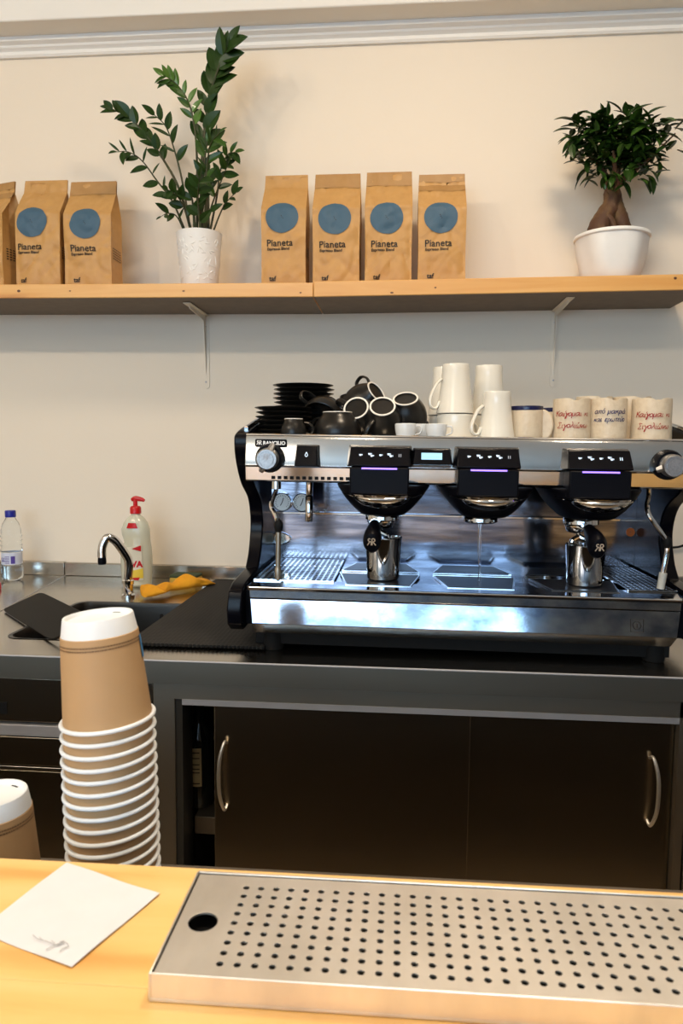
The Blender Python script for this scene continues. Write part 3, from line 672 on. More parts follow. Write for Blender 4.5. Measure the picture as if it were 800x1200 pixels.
patch(lm, [(-.002, .116), (.025, .108), (.025, .124), (.023, .126)], fl2); patch(lm, [(-.02, .024), (.016, .022), (.02, .031), (-.02, .029)], fl2)
obj('red_lettering', lm, redm, so)
lm = MB(); patch(lm, [(-.019, .176), (.015, .176), (.009, .192), (-.012, .192)], curved(.0405, .0268, .002)); obj('neck_label', lm, redm, so)
# water bottle
WB = Vector((at(12, 683, -.13).x, -.115, WZ(-1.19)+.0005))
wb = thing('water_bottle', 'clear plastic water bottle with a blue cap by the upstand', 'bottle', WB)
pr = [(.001, .003), (.020, .0), (.029, .004), (.0325, .014), (.031, .022), (.0325, .030), (.0315, .040), (.0315, .048), (.030, .05), (.030, .088), (.0315, .09)]
for k in range(4): pr += [(.0315, .096+k*.014), (.029, .103+k*.014)]
pr += [(.029, .158), (.024, .176), (.016, .190), (.0125, .196), (.0125, .206)]
obj('bottle_body', MB().lathe(pr, 36, cap0=False, cap1=False), clearm, wb)
obj('water', MB().lathe([(.001, .006), (.026, .006), (.0295, .014), (.0285, .047), (.001, .047)], 28, cap0=False, cap1=False), waterm, wb)
cp = MB().lathe([(.001, .196), (.0155, .196), (.016, .199), (.016, .214), (.0145, .217), (.001, .217)], 40, cap0=False, cap1=False, wob=lambda a, z: 1+.012*math.sin(a*40)); obj('cap', cp, bluecap, wb)
obj('label', MB().lathe([(.0306, .052), (.0306, .088)], 36, cap0=False, cap1=False), labelw, wb)
wf_ = curved(.0306, .0306, .0006); lt = MB(); text(lt, 'LL', .016, wf_, -.022, .062, 'l', shear=.3, bold=.0006); patch(lt, [(.012, .055), (.024, .055), (.024, .078), (.012, .078)], wf_)
for k in range(6): patch(lt, [(-.006, .056+k*.004), (.008, .056+k*.004), (.008, .0575+k*.004), (-.006, .0575+k*.004)], wf_, 3)
obj('label_print', lt, purplei, wb)
# red round thing at the left frame edge
rp = at(-5, 694, -.26)
rd = obj('red_cap', MB().lathe([(.001, 0), (.014, 0), (.0155, .003), (.0145, .018), (.010, .023), (.001, .024)], 24, cap0=False, cap1=False), redm)
rd.location = (rp.x, -.26, WZ(rp.x)+.0005); tag(rd, 'small red round cap on the worktop at the left frame edge', 'cap')
# sponge and cloth
sp = thing('sponge', 'green and yellow scouring sponge behind the yellow cloth', 'sponge', (-.648, -.105, WZ(-.648)+.0005), M=Matrix.Rotation(-.10, 4, 'Z'))
obj('foam', MB().box(-.042, .042, -.03, .03, 0, .022), spongey, sp, bevel=.004)
obj('scourer', MB().box(-.042, .042, -.03, .03, .022, .031), spongeg, sp, bevel=.003)
cm = MB(); P0 = Vector((-.69, -.352, 0)); P1 = Vector((-.565, -.135, 0)); ax = P1-P0; L_ = ax.length; ax.normalize(); sd_ = Vector((-ax.y, ax.x, 0))
NU_, NV_ = 40, 20; rings = []
for i in range(NU_+1):
    t = i/NU_; c = P0+ax*L_*t+sd_*.012*math.sin(t*5); hw = (.030+.010*math.sin(t*7+1)+.008*math.sin(t*13))*(min(1, t*6+.3))*(min(1, (1-t)*4+.25)); hh = (.014+.004*math.sin(t*9+2)+.003*math.sin(t*23))*(min(1, t*5+.35))*(min(1, (1-t)*3+.3)); ring = []
    for j in range(NV_):
        a = 2*PI*j/NV_; k = 1+.22*noise.noise(Vector((t*9, math.cos(a)*1.6, math.sin(a)*1.6)))
        z = max(0, hh+hh*math.sin(a)*k); ring.append(c+sd_*hw*math.cos(a)*k+Vector((0, 0, z)))
    rings.append(ring)
cm.loft(rings)
cl = obj('cleaning_cloth', cm.off((-.63, -.25, 0)), clothm, smooth=60); cl.location = (-.63, -.25, WZ(-.63)+.0085); tag(cl, 'crumpled bright yellow cleaning cloth beside the faucet', 'cloth')

# ------------------------------------------------------------------ cabinets under the worktop
cb = thing('base_cabinet', 'stainless steel base cabinet with two dark sliding doors and drawers', 'cabinet', (-.5, -.45, 0), M=TILT)
cb.location = (-.5+.9*math.sin(-.006), -.45, 0)
CP = (-.5, -.45, 0)
def cpart(name, mb, m_, par=None, bevel=0, **k): return obj(name, mb, m_, par or cb, bevel, org=CP, **k)
FC = -.872
fr = MB().box(-.486, -.443, FC, -.03, .12, .851).box(.532, .548, FC, -.03, .12, .851)
fr.box(-.443, .60, FC, FC+.02, .8165, .851).box(.552, .60, FC, -.03, .12, .851).box(-2.5, .60, -.03, -.02, .12, .85)
fr.box(-.4285, .53, FC+.02, FC+.07, .8165, .851).box(-.4285, .53, -.86, -.03, .12, .135)
cpart('frame', fr, steelv)
cpart('door_jamb', MB().box(-.4425, -.4285, FC+.004, -.80, .12, .8163), mat('dark_jamb', (.03, .027, .022), .4))
cpart('door_track', MB().box(-.4275, .5315, FC-.001, FC+.03, .805, .8165), trackm)
cpart('door_track', MB().box(-.4275, .5315, FC-.001, FC+.03, .120, .130), trackm)
d1 = cpart('sliding_door', MB().box(-.364, .1425, -.868, -.856, .1305, .8045), doorm, bevel=.0015, label='front left sliding door pushed open a gap')
d2 = cpart('sliding_door', MB().box(.10, .5300, -.853, -.842, .1305, .8045), doorm, bevel=.0015, label='rear right sliding door')
for d_, x, yy, sgn, zt_, zb_ in ((d1, -.338, -.868, -1, .733, .597), (d2, .487, -.853, 1, .733, .600)):
    hb = MB(); zm = (zt_+zb_)/2
    hb.tube([(x, yy, zt_-.004), (x+sgn*.003, yy-.014, zt_), (x+sgn*.010, yy-.024, zm+.03), (x+sgn*.010, yy-.024, zm-.03), (x+sgn*.003, yy-.014, zb_), (x, yy, zb_+.004)], [.003, .0032, .0038, .0038, .0032, .003], 10)
    cpart('handle', hb, traym, d_)
cpart('inner_shelf', MB().box(-.425, .53, -.80, -.04, .497, .535), steelv, bevel=.001)
# drawers to the left
cpart('drawer', MB().box(-1.30, -.4865, FC, FC+.02, .757, .847), doorm, bevel=.001, label='shallow dark drawer front')
cpart('drawer_strip', MB().box(-1.30, -.4865, FC-.002, FC+.018, .727, .750), trackm, bevel=.001)
cpart('drawer', MB().box(-1.30, -.4865, FC, FC+.02, .665, .724), doorm, bevel=.001, label='narrow dark drawer front')
cpart('drawer_strip', MB().box(-1.30, -.4865, FC-.002, FC+.018, .655, .6625), steelm, bevel=.001)
cpart('door', MB().box(-1.30, -.4865, FC, FC+.02, .13, .653), doorm, bevel=.001)
cpart('drawer_recess', MB().box(-.86, -.792, FC-.0015, FC, .772, .796), blackr)
cpart('toe_kick', MB().box(-1.30, .60, -.80, -.78, 0, .12), blackr)
# bottles inside
def bottle_in(x, y, z, label, s=1, lab=True):
    b = thing('glass_bottle', label, 'bottle', (x, y, z), 'bottles in the open cabinet', Matrix.Rotation(-.1, 4, 'Z'))
    obj('bottle_body', MB().lathe([(.001, .003), (.030*s, 0), (.032*s, .006), (.032*s, .135), (.028*s, .155), (.013*s, .180), (.011*s, .20), (.011*s, .215)], 28, cap0=False, cap1=False), bottleg, b)
    obj('cap', MB().lathe([(.001, .212), (.0125*s, .212), (.0125*s, .232), (.001, .233)], 18, cap0=False, cap1=False), blackp, b)
    if lab:
        f_ = curved(.032*s, .032*s, .0008); l_ = MB(); patch(l_, [(-.030, .05), (.016, .05), (.016, .135), (-.030, .135)], f_); obj('label', l_, labelb, b)
        l_ = MB(); f_ = curved(.032*s, .032*s, .0014)
        for q in (.056, .080, .088, .098, .112, .124): patch(l_, [(-.026, q), (.012, q), (.012, q+.0022), (-.026, q+.0022)], f_, 4)
        obj('label_print', l_, inkm, b)
    return b
bottle_in(-.432, -.74, .5368, 'dark glass bottle with a beige label, front one in the cabinet gap', 1.0)
bottle_in(-.385, -.66, .5368, 'plain dark glass bottle further back in the cabinet gap', 1.05, False)

# ------------------------------------------------------------------ espresso machine
MO = Vector((.125, -.60, .9)); MTILT = .011
em = thing('espresso_machine', 'wide three-group espresso machine in polished steel and black', 'coffee machine', MO, M=Matrix.Rotation(MTILT, 4, 'Y'))
def MZ(x, z): return z-MTILT*(x-MO.x)
def mp_(name, mb, m_, par=None, bevel=0, **k): return obj(name, mb, m_, par or em, bevel, org=MO, **k)
H, T, B = 1.3365, 1.0325, .939
XL, XR = -.315, .567
BP = -.45
mp_('chassis', MB().box(XL, XR, BP+.004, -.28, .945, 1.325).box(XL, XR, -.775, BP, 1.2455, 1.325).box(XL, XR, -.80, BP+.01, .950, 1.020), blackp)
# head fascia: upper half looks slightly up, lower half down
prof = [(-.70, 1.242), (-.800, 1.244), (-.803, 1.247), (-.8065, 1.273), (-.8095, 1.276), (-.8085, 1.281), (-.801, 1.330), (-.798, H), (-.776, H), (-.776, 1.325), (-.70, 1.3245)]
mp_('head_fascia', MB().prism(prof, 'x', XL, XR), mat('polished_fascia', (.62, .62, .62), .12, 1, nscale=3, rvar=.04, bump=.08, bscale=9), bevel=.001)
mp_('under_strip', MB().box(XL+.02, XR-.02, -.70, -.60, 1.2385, 1.2455), blackp)
vent = MB()
for k in range(14):
    x = -.262+k*.0125; vent.box(x, x+.0075, -.8045, -.80, 1.2490, 1.2555)
mp_('vent_holes', vent, blackr, smooth=0)
mp_('cup_tray', MB().box(XL, XR, -.776, -.29, 1.3255, 1.3345), steelm, bevel=.001)
mp_('tray_lip', MB().tube([(XL, -.796, H+.0002), (XR, -.796, H+.0002)], .0032, 8, smooth=0), chrome)
# side panels
sp_ = catmull([(-.29, 1.392, 0), (-.50, 1.385, 0), (-.66, 1.362, 0), (-.760, 1.342, 0), (-.778, 1.325, 0), (-.765, 1.285, 0), (-.715, 1.235, 0), (-.640, 1.195, 0), (-.612, 1.14, 0), (-.630, 1.08, 0), (-.665, 1.043, 0)], 5)
poly = [(p.x, p.y) for p in sp_]+[(-.795, 1.034), (-.828, 1.022), (-.842, .985), (-.835, .955), (-.81, .940), (-.29, .940)]
for xa, xb in ((-.345, -.3155), (.5675, .597)):
    s_ = mp_('side_panel', MB().prism(poly, 'x', xa, xb), blackg, bevel=.003)
    xm = (xa+xb)/2
    rl = [(xm, p.x, p.y+.003) for p in sp_[:14]]
    mp_('side_rail', MB().tube(rl, .0045, 8, smooth=0), chrome, s_)
# mirror back panel, ledge and lower panel
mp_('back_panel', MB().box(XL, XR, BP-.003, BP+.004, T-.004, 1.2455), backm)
zl = at(310, 605, BP-.02).z+.0045
mp_('panel_ledge', MB().box(XL, XR, BP-.016, BP-.003, zl-.003, zl+.003), chrome, bevel=.001)
# drip tray
dt = MB()
def quadbox(zt, zb, xt, xb, yt, yb, yk):
    (a0, a1), (b0, b1) = xt, xb
    dt_ = MB(); dt_.add([(a0, yt, zt), (a1, yt, zt), (b1, yb, zb), (b0, yb, zb), (a0, yk, zt), (a1, yk, zt), (b1, yk, zb), (b0, yk, zb)], [(0, 1, 2, 3), (5, 4, 7, 6), (4, 5, 1, 0), (3, 2, 6, 7), (4, 0, 3, 7), (1, 5, 6, 2)]); return dt_
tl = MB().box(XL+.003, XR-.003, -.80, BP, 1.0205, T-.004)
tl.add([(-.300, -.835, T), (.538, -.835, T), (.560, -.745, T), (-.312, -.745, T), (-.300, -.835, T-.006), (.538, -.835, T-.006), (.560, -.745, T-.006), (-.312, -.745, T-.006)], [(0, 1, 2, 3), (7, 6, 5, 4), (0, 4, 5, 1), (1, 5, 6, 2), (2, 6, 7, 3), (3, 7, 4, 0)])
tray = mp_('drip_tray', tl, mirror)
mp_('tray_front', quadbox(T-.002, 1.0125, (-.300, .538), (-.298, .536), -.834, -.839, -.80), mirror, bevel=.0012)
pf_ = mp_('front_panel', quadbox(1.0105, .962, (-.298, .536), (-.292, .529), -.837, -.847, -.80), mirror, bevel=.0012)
mp_('bottom_trim', quadbox(.9615, .9395, (-.292, .529), (-.290, .525), -.846, -.826, -.80), chrome)
mp_('tray_edge', MB().tube([(-.300, -.8355, T+.0005), (.538, -.8355, T+.0005)], .0022, 8, smooth=0), chrome)
# perforated grates and hexagonal plates set in the tray
def grate(x0, x1, y0, y1, nx, ny):
    g = MB(); z0, z1 = T, T+.0035
    for i in range(nx+1):
        x = x0+(x1-x0)*i/nx; g.box(x-.0021, x+.0021, y0, y1, z0, z1)
    for j in range(ny+1):
        y = y0+(y1-y0)*j/ny; g.box(x0, x1, y-.0024, y+.0024, z0+.0004, z1-.0004)
    return g
for x0, x1, nx in ((-.305, -.140, 14), (.462, .557, 8)):
    mp_('grate_well', MB().box(x0, x1, -.755, BP-.01, T-.001, T+.0006), blackr)
    gg = mp_('perforated_grate', grate(x0, x1, -.755, -.585, nx, 10), chrome, smooth=0)
    gg = mp_('perforated_grate', grate(x0, x1, -.572, BP-.012, nx, 7), chrome, smooth=0)
GX = [-.044, .164, .372]
for gx in GX:
    for (pts) in ([(-.064, -.775), (.064, -.775), (.085, -.650), (-.085, -.650)], [(-.084, -.595), (.084, -.595), (.060, -.500), (-.060, -.500)]):
        pts = [(gx+x, y) for x, y in pts]; cx_ = gx; cy_ = sum(p[1] for p in pts)/4
        hx = mp_('hex_plate', MB().prism([(cx_+(x-cx_)*1.05, cy_+(y-cy_)*1.07) for x, y in pts], 'z', T-.003, T+.0014), chrome)
        mp_('rubber_inlay', MB().prism(pts, 'z', T, T+.0024), mat('dark_inlay', (.02, .02, .025), .3), hx)
# feet
mp_('underside_shade', MB().box(XL+.02, XR-.03, -.79, -.30, .9075, .942), blackr)  # black box painted in for the shade between machine and worktop
for x in (-.26, .51):
    for y in (-.78, -.33): mp_('foot', MB().lathe([(.001, .9005), (.02, .9005), (.022, .905), (.018, .945), (.001, .945)], 20, (x, y, 0), cap0=False, cap1=False), blackr)
for o in [o for o in em.children if o.name.startswith('foot')]:
    x = -.26 if sum(v.co.x for v in o.data.vertices) < 0 else .51
    for v in o.data.vertices:
        if v.co.z < .01: v.co.z += (WZ(x)+.0006)-MZ(x, .9)-.0005
# icons
def cupicon(mb, x, z, s, fn):
    mb.add([fn(x-s, z+s*.55), fn(x+s*.55, z+s*.55), fn(x+s*.25, z-s*.5), fn(x-s*.7, z-s*.5)], [(0, 1, 2, 3)])
    stroke(mb, [(x+s*.5, z+s*.4), (x+s*1.05, z+s*.35), (x+s*.9, z-s*.1), (x+s*.4, z-s*.15)], s*.1, fn)
def shell_panel(gx, hw_t, hw_b, zt, zb, yt, yb, name, par, m_):
    mb = MB(); d = .030
    mb.add([(gx-hw_t, yt, zt), (gx+hw_t, yt, zt), (gx+hw_b, yb, zb), (gx-hw_b, yb, zb),
            (gx-hw_t-.006, yt+d, zt+.004), (gx+hw_t+.006, yt+d, zt+.004), (gx+hw_b+.007, yb+d+.02, zb-.003), (gx-hw_b-.007, yb+d+.02, zb-.003)],
           [(0, 1, 2, 3), (5, 4, 7, 6), (4, 5, 1, 0), (3, 2, 6, 7), (4, 0, 3, 7), (1, 5, 6, 2)])
    return mp_(name, mb, m_, par, bevel=.002)
for gi, gx in enumerate(GX):
    # lofted black group housing
    rings = []
    for z, rx, ry, cy in ((1.2425, .086, .122, -.715), (1.2415, .0965, .128, -.715), (1.236, .094, .130, -.715), (1.215, .0805, .124, -.715), (1.197, .0655, .112, -.715), (1.185, .053, .098, -.715), (1.179, .046, .084, -.712), (1.1765, .03, .06, -.71)):
        n = 44; ring = []
        for j in range(n):
            a = 2*PI*j/n; ca, sa = math.cos(a), math.sin(a); e = 3.2; k = (abs(ca)**e+abs(sa)**e)**(-1/e)
            ring.append(Vector((gx+.006+rx*k*ca, cy+ry*k*sa, z)))
        rings.append(ring)
    gb = MB().loft(rings)
    gb.box(gx-.0575, gx+.0575, -.850, -.70, 1.2245, 1.2775)
    g = mp_('brew_group', gb, blackp, bevel=.003)
    ls = MB().ellipsoid((gx+.006, -.832, 1.2240), .057, .040, .0275, 36, 8, -1, 0)
    mp_('chrome_lens', ls, chrome, g)
    mp_('lens_trim', MB().tube([(gx-.072, -.800, 1.2235), (gx-.049, -.842, 1.2195), (gx-.02, -.868, 1.2165), (gx+.006, -.873, 1.2160), (gx+.032, -.868, 1.2165), (gx+.061, -.842, 1.2195), (gx+.084, -.800, 1.2235)], [.0012, .0018, .0022, .0024, .0022, .0018, .0012], 8), chrome, g)
    tpn = shell_panel(gx, .0565, .0605, 1.316, 1.2795, -.832, -.8505, 'touch_panel', g, blackg)
    def fpn(x, z, gx=gx): return Vector((gx+x, -.832-(1.316-z)/(1.316-1.2795)*.0185-.0006, z))
    ic = MB(); dm = MB()
    for k, x in enumerate((-.037, -.0175, .002, .0195, .039)):
        tgt = ic if (gi == 2 or k == 3) else dm
        if gi != 2 and k in (0, 1, 2): tgt = ic
        if k == 4:
            tgt = ic if gi == 2 else dm
            for dx in (-.0018, .0018): tgt.add([fpn(x+dx-.0007, 1.2975), fpn(x+dx+.0007, 1.2975), fpn(x+dx+.0007, 1.3035), fpn(x+dx-.0007, 1.3035)], [(0, 1, 2, 3)])
        elif k in (1, 3):
            cupicon(tgt, x-.0018, 1.3025, .0034, fpn); cupicon(tgt, x+.0026, 1.2990, .0034, fpn)
        else: cupicon(tgt, x, 1.3005, .0032, fpn)
    mp_('lit_icons', ic, iconm, g, smooth=0)
    if dm.v: mp_('dim_icons', dm, icond, g, smooth=0)
    mp_('led_strip', MB().box(gx-.034, gx+.034, -.8545, -.8505, 1.2735, 1.2765), ledm, g)
    # group head ring and shower flange under the housing
    hd = MB().lathe([(.001, 1.178), (.034, 1.178), (.036, 1.172), (.036, 1.163), (.030, 1.160), (.001, 1.160)], 28, (gx+.004, -.70, 0), cap0=False, cap1=False)
    mp_('group_head', hd, chrome, g)
# display
dsp = shell_panel(.0575, .0335, .038, 1.3135, 1.284, -.822, -.834, 'display_unit', None, blackg)
mp_('screen', MB().add([(.0365, -.8262, 1.3065), (.0765, -.8262, 1.3065), (.0765, -.8302, 1.2935), (.0365, -.8302, 1.2935)], [(0, 1, 2, 3)]), lcdm, dsp)
scr = MB()
for k in range(9): x = .040+k*.0036; scr.add([(x, -.8275, 1.3015), (x+.0024, -.8275, 1.3015), (x+.0024, -.8287, 1.2985), (x, -.8287, 1.2985)], [(0, 1, 2, 3)])
mp_('screen_text', scr, mat('lcd_ink', (.03, .12, .3), .5), dsp)
btn = shell_panel(-.1885, .0195, .0225, 1.3165, 1.277, -.822, -.838, 'hot_water_button', None, blackg)
bi = MB(); stroke(bi, [(-.1885, 1.3045), (-.1910, 1.2985), (-.1885, 1.2955), (-.1860, 1.2985), (-.1885, 1.3045)], .0006, lambda x, z: Vector((x, -.822-(1.3165-z)*.405-.0008, z)))
mp_('droplet_icon', bi, iconm, btn)
# badge with maker's name on the fascia
pl = lambda x, z: Vector((x, -.801-(1.330-z)*.153-.0030, z))
bdg = MB(); rp_ = rrect(-.2955, -.2315, 1.3140, 1.3290, .003, 4)
bdg.loft([[pl(x, z)+Vector((0, .0032, 0)) for x, z in rp_], [pl(x, z) for x, z in rp_]])
bgo = mp_('name_badge', bdg, blackp)
bt = MB(); pl2 = lambda x, z: pl(x, z)+Vector((0, -.0006, 0))
text(bt, 'RANCILIO', .0098, pl2, -.2790, 1.3180, 'l', bold=.0004, width=.045); emblem(bt, -.2870, 1.3217, .0085, pl2, .0007)
mp_('badge_lettering', bt, mat('badge_white', (.85, .85, .85), .5), bgo, smooth=0)
# knobs
for x, z, rz in ((-.264, 1.2915, .3), (.506, 1.291, -.45)):
    R_ = Matrix.Rotation(PI/2+.05, 3, 'X'); c = (x, -.806, z)
    k = mp_('steam_knob', MB().lathe([(.001, 0), (.029, 0), (.029, .010), (.026, .022), (.001, .022)], 32, c, R_, False, False), blackp)
    kc = MB().lathe([(.001, .018), (.0215, .018), (.0215, .040), (.019, .044), (.0155, .044), (.0155, .042), (.0135, .042), (.0135, .0445), (.001, .0445)], 32, c, R_, False, False)
    for q in (0.0, 2.35): 
        aa = rz+q*1.3+.9; kc.tube([Vector(c)+Vector((.017*math.cos(aa), -.034, .017*math.sin(aa))), Vector(c)+Vector((.030*math.cos(aa), -.030, .030*math.sin(aa)))], [.008, .005], 8, smooth=0)
    mp_('dial', kc, dialm, k)
    ke = MB(); emblem(ke, x, z+.003, .012, lambda a, b: Vector((a, -.8525, b)), .0007); mp_('dial_emblem', ke, trackm, k)
# steam wands
lw = MB().tube([(-.262, -.74, 1.248), (-.263, -.745, 1.222), (-.268, -.77, 1.195), (-.256, -.785, 1.172), (-.250, -.785, 1.155)], .0048, 10)
lw.lathe([(.001, 1.226), (.010, 1.226), (.010, 1.246), (.001, 1.246)], 16, (-.262, -.745, 0), cap0=False, cap1=False)
l1 = mp_('steam_wand', lw, chrome)
mp_('grip', MB().ellipsoid((-.250, -.785, 1.152), .0095, .0095, .015), blackr, l1)
mp_('lower_tube', MB().tube([(-.250, -.785, 1.14), (-.2505, -.785, 1.06)], .0052, 12, smooth=0).lathe([(.001, 1.038), (.0045, 1.040), (.0068, 1.046), (.0068, 1.062), (.0052, 1.066)], 14, (-.2505, -.785, 0), cap0=False, cap1=False), steelv, l1)
rw = MB().tube([(.494, -.75, 1.25), (.493, -.755, 1.225), (.484, -.775, 1.208), (.487, -.785, 1.188), (.510, -.79, 1.155), (.5215, -.79, 1.132), (.5160, -.79, 1.075)], .0048, 10)
l2 = mp_('steam_wand', rw, chrome)
mp_('white_tip', MB().tube([(.517, -.79, 1.078), (.513, -.79, 1.046)], [.0075, .0072], 14, smooth=0), mat('old_white_plastic', (.5, .48, .42), .5), l2)
mp_('grip', MB().ellipsoid((.5215, -.79, 1.138), .0085, .0085, .013), blackr, l2)
mp_('hot_water_spout', MB().lathe([(.001, 1.150), (.0075, 1.150), (.0085, 1.154), (.0085, 1.205), (.0065, 1.208), (.0075, 1.212), (.0075, 1.245), (.001, 1.245)], 18, (-.203, -.66, 0), cap0=False, cap1=False), chrome)
# pressure gauges
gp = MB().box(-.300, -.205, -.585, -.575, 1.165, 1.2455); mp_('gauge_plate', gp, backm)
for x in (-.2735, -.2275):
    R_ = Matrix.Rotation(PI/2, 3, 'X'); c = (x, -.585, 1.187)
    ga = mp_('pressure_gauge', MB().lathe([(.001, 0), (.0215, 0), (.0215, .014), (.0195, .016), (.0185, .012)], 32, c, R_, False, False), chrome)
    mp_('dial_face', MB().lathe([(.001, .012), (.0186, .012), (.0186, .010), (.001, .010)], 32, c, R_, False, False), mat('gauge_white', (.85, .85, .82), .5), ga)
    nd = MB(); fz = lambda a, b: Vector((a, -.5978, b))
    stroke(nd, [(x-.004, 1.179), (x, 1.187), (x+.003, 1.197)], .0009, fz)
    for q in range(17):
        a = -PI*.25+q*PI*1.5/16; nd.add([fz(x+r_*math.cos(a+da), 1.187+r_*math.sin(a+da)) for r_, da in ((.0135, -.04), (.0165, -.03), (.0165, .03), (.0135, .04))], [(0, 1, 2, 3)])
    mp_('needle_and_ticks', nd, inkm, ga)
# script lettering on mirror panel
tt = MB(); p = at(362, 606, BP-.004); text(tt, 'Classe 7', .021, lambda a, b: Vector((a, BP-.0046, b)), p.x-.030, p.z+.0025, 'l', shear=.35, bold=.0002)
mp_('panel_lettering', tt, footm, smooth=0)
# oval maker badge
c = at(327, 635, BP-.004); c.z += .004
ob = MB(); n = 24
def eye(k, o_): return [Vector((c.x+k*.030*math.cos(2*PI*j/n), BP-o_, c.z+k*.0175*math.sin(2*PI*j/n)*(1-.25*abs(math.cos(2*PI*j/n))))) for j in range(n)]
ob.loft([eye(1, .003), eye(1, .007), eye(.86, .008), eye(.84, .005)], True, True); oo = mp_('oval_badge', ob, chrome)
mp_('badge_disc', MB().lathe([(.001, .0), (.0135, .0), (.0135, .003), (.001, .003)], 24, (c.x, BP-.006, c.z), Matrix.Rotation(PI/2, 3, 'X'), False, False), steelv, oo)
ke = MB(); emblem(ke, c.x, c.z, .012, lambda a, b: Vector((a, BP-.0096, b)), .0008); mp_('badge_emblem', ke, inkm, oo)
c = at(752, 624, BP-.004); c.x -= .0
mp_('round_sticker', MB().lathe([(.001, 0), (.0105, 0), (.0105, .0008), (.001, .0008)], 24, (min(c.x, .555), BP-.003, c.z+.005), Matrix.Rotation(PI/2, 3, 'X'), False, False), orangem)
# power symbol on the front panel
pw = MB(); fz = lambda a, b: Vector((a, -.8375-(1.0105-b)*.206-.0008, b)); cx_, cz_ = .455, .9830
stroke(pw, [(cx_-.012, cz_-.012), (cx_-.012, cz_+.012)], .0005, fz); stroke(pw, [(cx_+.012, cz_-.012), (cx_+.012, cz_+.012)], .0005, fz)
stroke(pw, [(cx_-.012, cz_-.012), (cx_+.012, cz_-.012)], .0005, fz); stroke(pw, [(cx_-.012, cz_+.012), (cx_+.012, cz_+.012)], .0005, fz)
stroke(pw, [(cx_+.0075*math.cos(a*PI/8), cz_+.0075*math.sin(a*PI/8)) for a in range(17)], .0008, fz); stroke(pw, [(cx_, cz_-.004), (cx_, cz_+.004)], .0006, fz)
mp_('power_symbol', pw, inkm, pf_, smooth=0)
# water stream from the middle group
wp = at(565, 640, -.70)
wsx = obj('water_stream', MB().tube([(0, 0, 0), (.001, 0, .03), (-.0015, 0, .07), (0, 0, .122)], [.0022, .0018, .0024, .0026], 8).tube([(.004, 0, .0), (.0025, 0, .04), (.003, 0, .09), (.002, 0, .122)], [.0012, .001, .0012, .0014], 8), waterm)
wsx.location = (GX[1]+.006, -.70, MZ(GX[1], T)+.0032); tag(wsx, 'thin stream of water falling from the middle brew group', 'water')
# portafilters
def portafilter(gx, side, label):
    cx_ = gx+.004; z = 1.1545; O = Vector((cx_, -.70, MZ(cx_, z)))
    p = thing('portafilter', label, 'portafilter', O, 'portafilters locked in the machine')
    obj('filter_basket', MB().lathe([(.001, -.012), (.012, -.012), (.024, -.009), (.027, -.005), (.028, .002), (.030, .003), (.030, .005), (.001, .005)], 28, cap0=False, cap1=False), chrome, p)
    hx = side
    obj('neck', MB().tube([(hx*.2, -.022, -.001), (hx*.6, -.06, .003), (hx*.9, -.085, .007)], [.009, .008, .010], 12), chrome, p)
    hb = MB(); rings = []
    for t, rx, rz in ((0, .008, .007), (.12, .011, .012), (.4, .0135, .018), (.7, .0170, .0235), (.9, .0175, .024), (1, .0125, .018), (1.03, .004, .008)):
        c_ = Vector((hx*(.8+.2*t), -.078-.088*t, .008-.030*t))
        rings.append([c_+Vector((rx*math.cos(2*PI*j/24), -.2*rz*math.sin(2*PI*j/24), rz*math.sin(2*PI*j/24))) for j in range(24)])
    hb.loft(rings); obj('handle', hb, blackp, p)
    cc = Vector((hx, -.168, -.022)); e = MB(); emblem(e, cc.x, cc.z+.003, .0135, lambda a, b: Vector((a, cc.y-.0045+(b-cc.z)*-.2, b)), .0010); obj('handle_emblem', e, mat('pale_gold_print', (.55, .42, .30), .4), p)
    sp2 = MB().tube([(0, 0, -.010), (.0, -.004, -.018), (.014, -.008, -.026), (.016, -.008, -.036)], .0055, 10).tube([(0, -.004, -.018), (-.014, -.008, -.026), (-.016, -.008, -.036)], .0055, 10)
    obj('spout', sp2, chrome, p)
    return p
portafilter(GX[0], -.013, 'portafilter locked in the left brew group, black handle left of the steel cup')
portafilter(GX[2], -.003, 'portafilter locked in the right brew group, black handle right of the steel cup')
# steel cups below
def steelcup(x, y, rt, rb, h, label, handle):
    O = Vector((x, y, MZ(x, T)+.0032)); c_ = thing('steel_cup', label, 'pitcher', O, 'steel cups on the drip tray')
    obj('cup_body', MB().lathe([(.001, 0), (rb-.003, 0), (rb, .003), (rt, h-.002), (rt+.001, h), (rt-.001, h), (rb-.001, .005), (.001, .004)], 40, cap0=False, cap1=False), chrome, c_)
    if handle: obj('handle', MB().tube([(.01, rt*.9, h*.85), (.02, rt+.022, h*.8), (.02, rt+.024, h*.4), (.01, rb*.95, h*.25)], .0035, 8, flat=.5), chrome, c_)
    return c_
steelcup(-.034, -.712, .0395, .034, .090, 'steel cup catching coffee under the left brew group', True)
steelcup(.387, -.712, .0405, .036, .086, 'steel cup standing under the right brew group', True)
# black power cord on the wall right of the machine
cd = MB(); pa = at(792, 642, -.02); pb_ = at(812, 640, -.02)
cd.tube([(pa.x-.12, -.010, pa.z-.004), (pa.x, -.010, pa.z), (pb_.x, -.010, pb_.z+.001), (pb_.x+.15, -.010, pb_.z-.03)], .0035, 8)
tag(obj('power_cord', cd, blackr), 'black cord running along the wall right of the machine', 'cord')

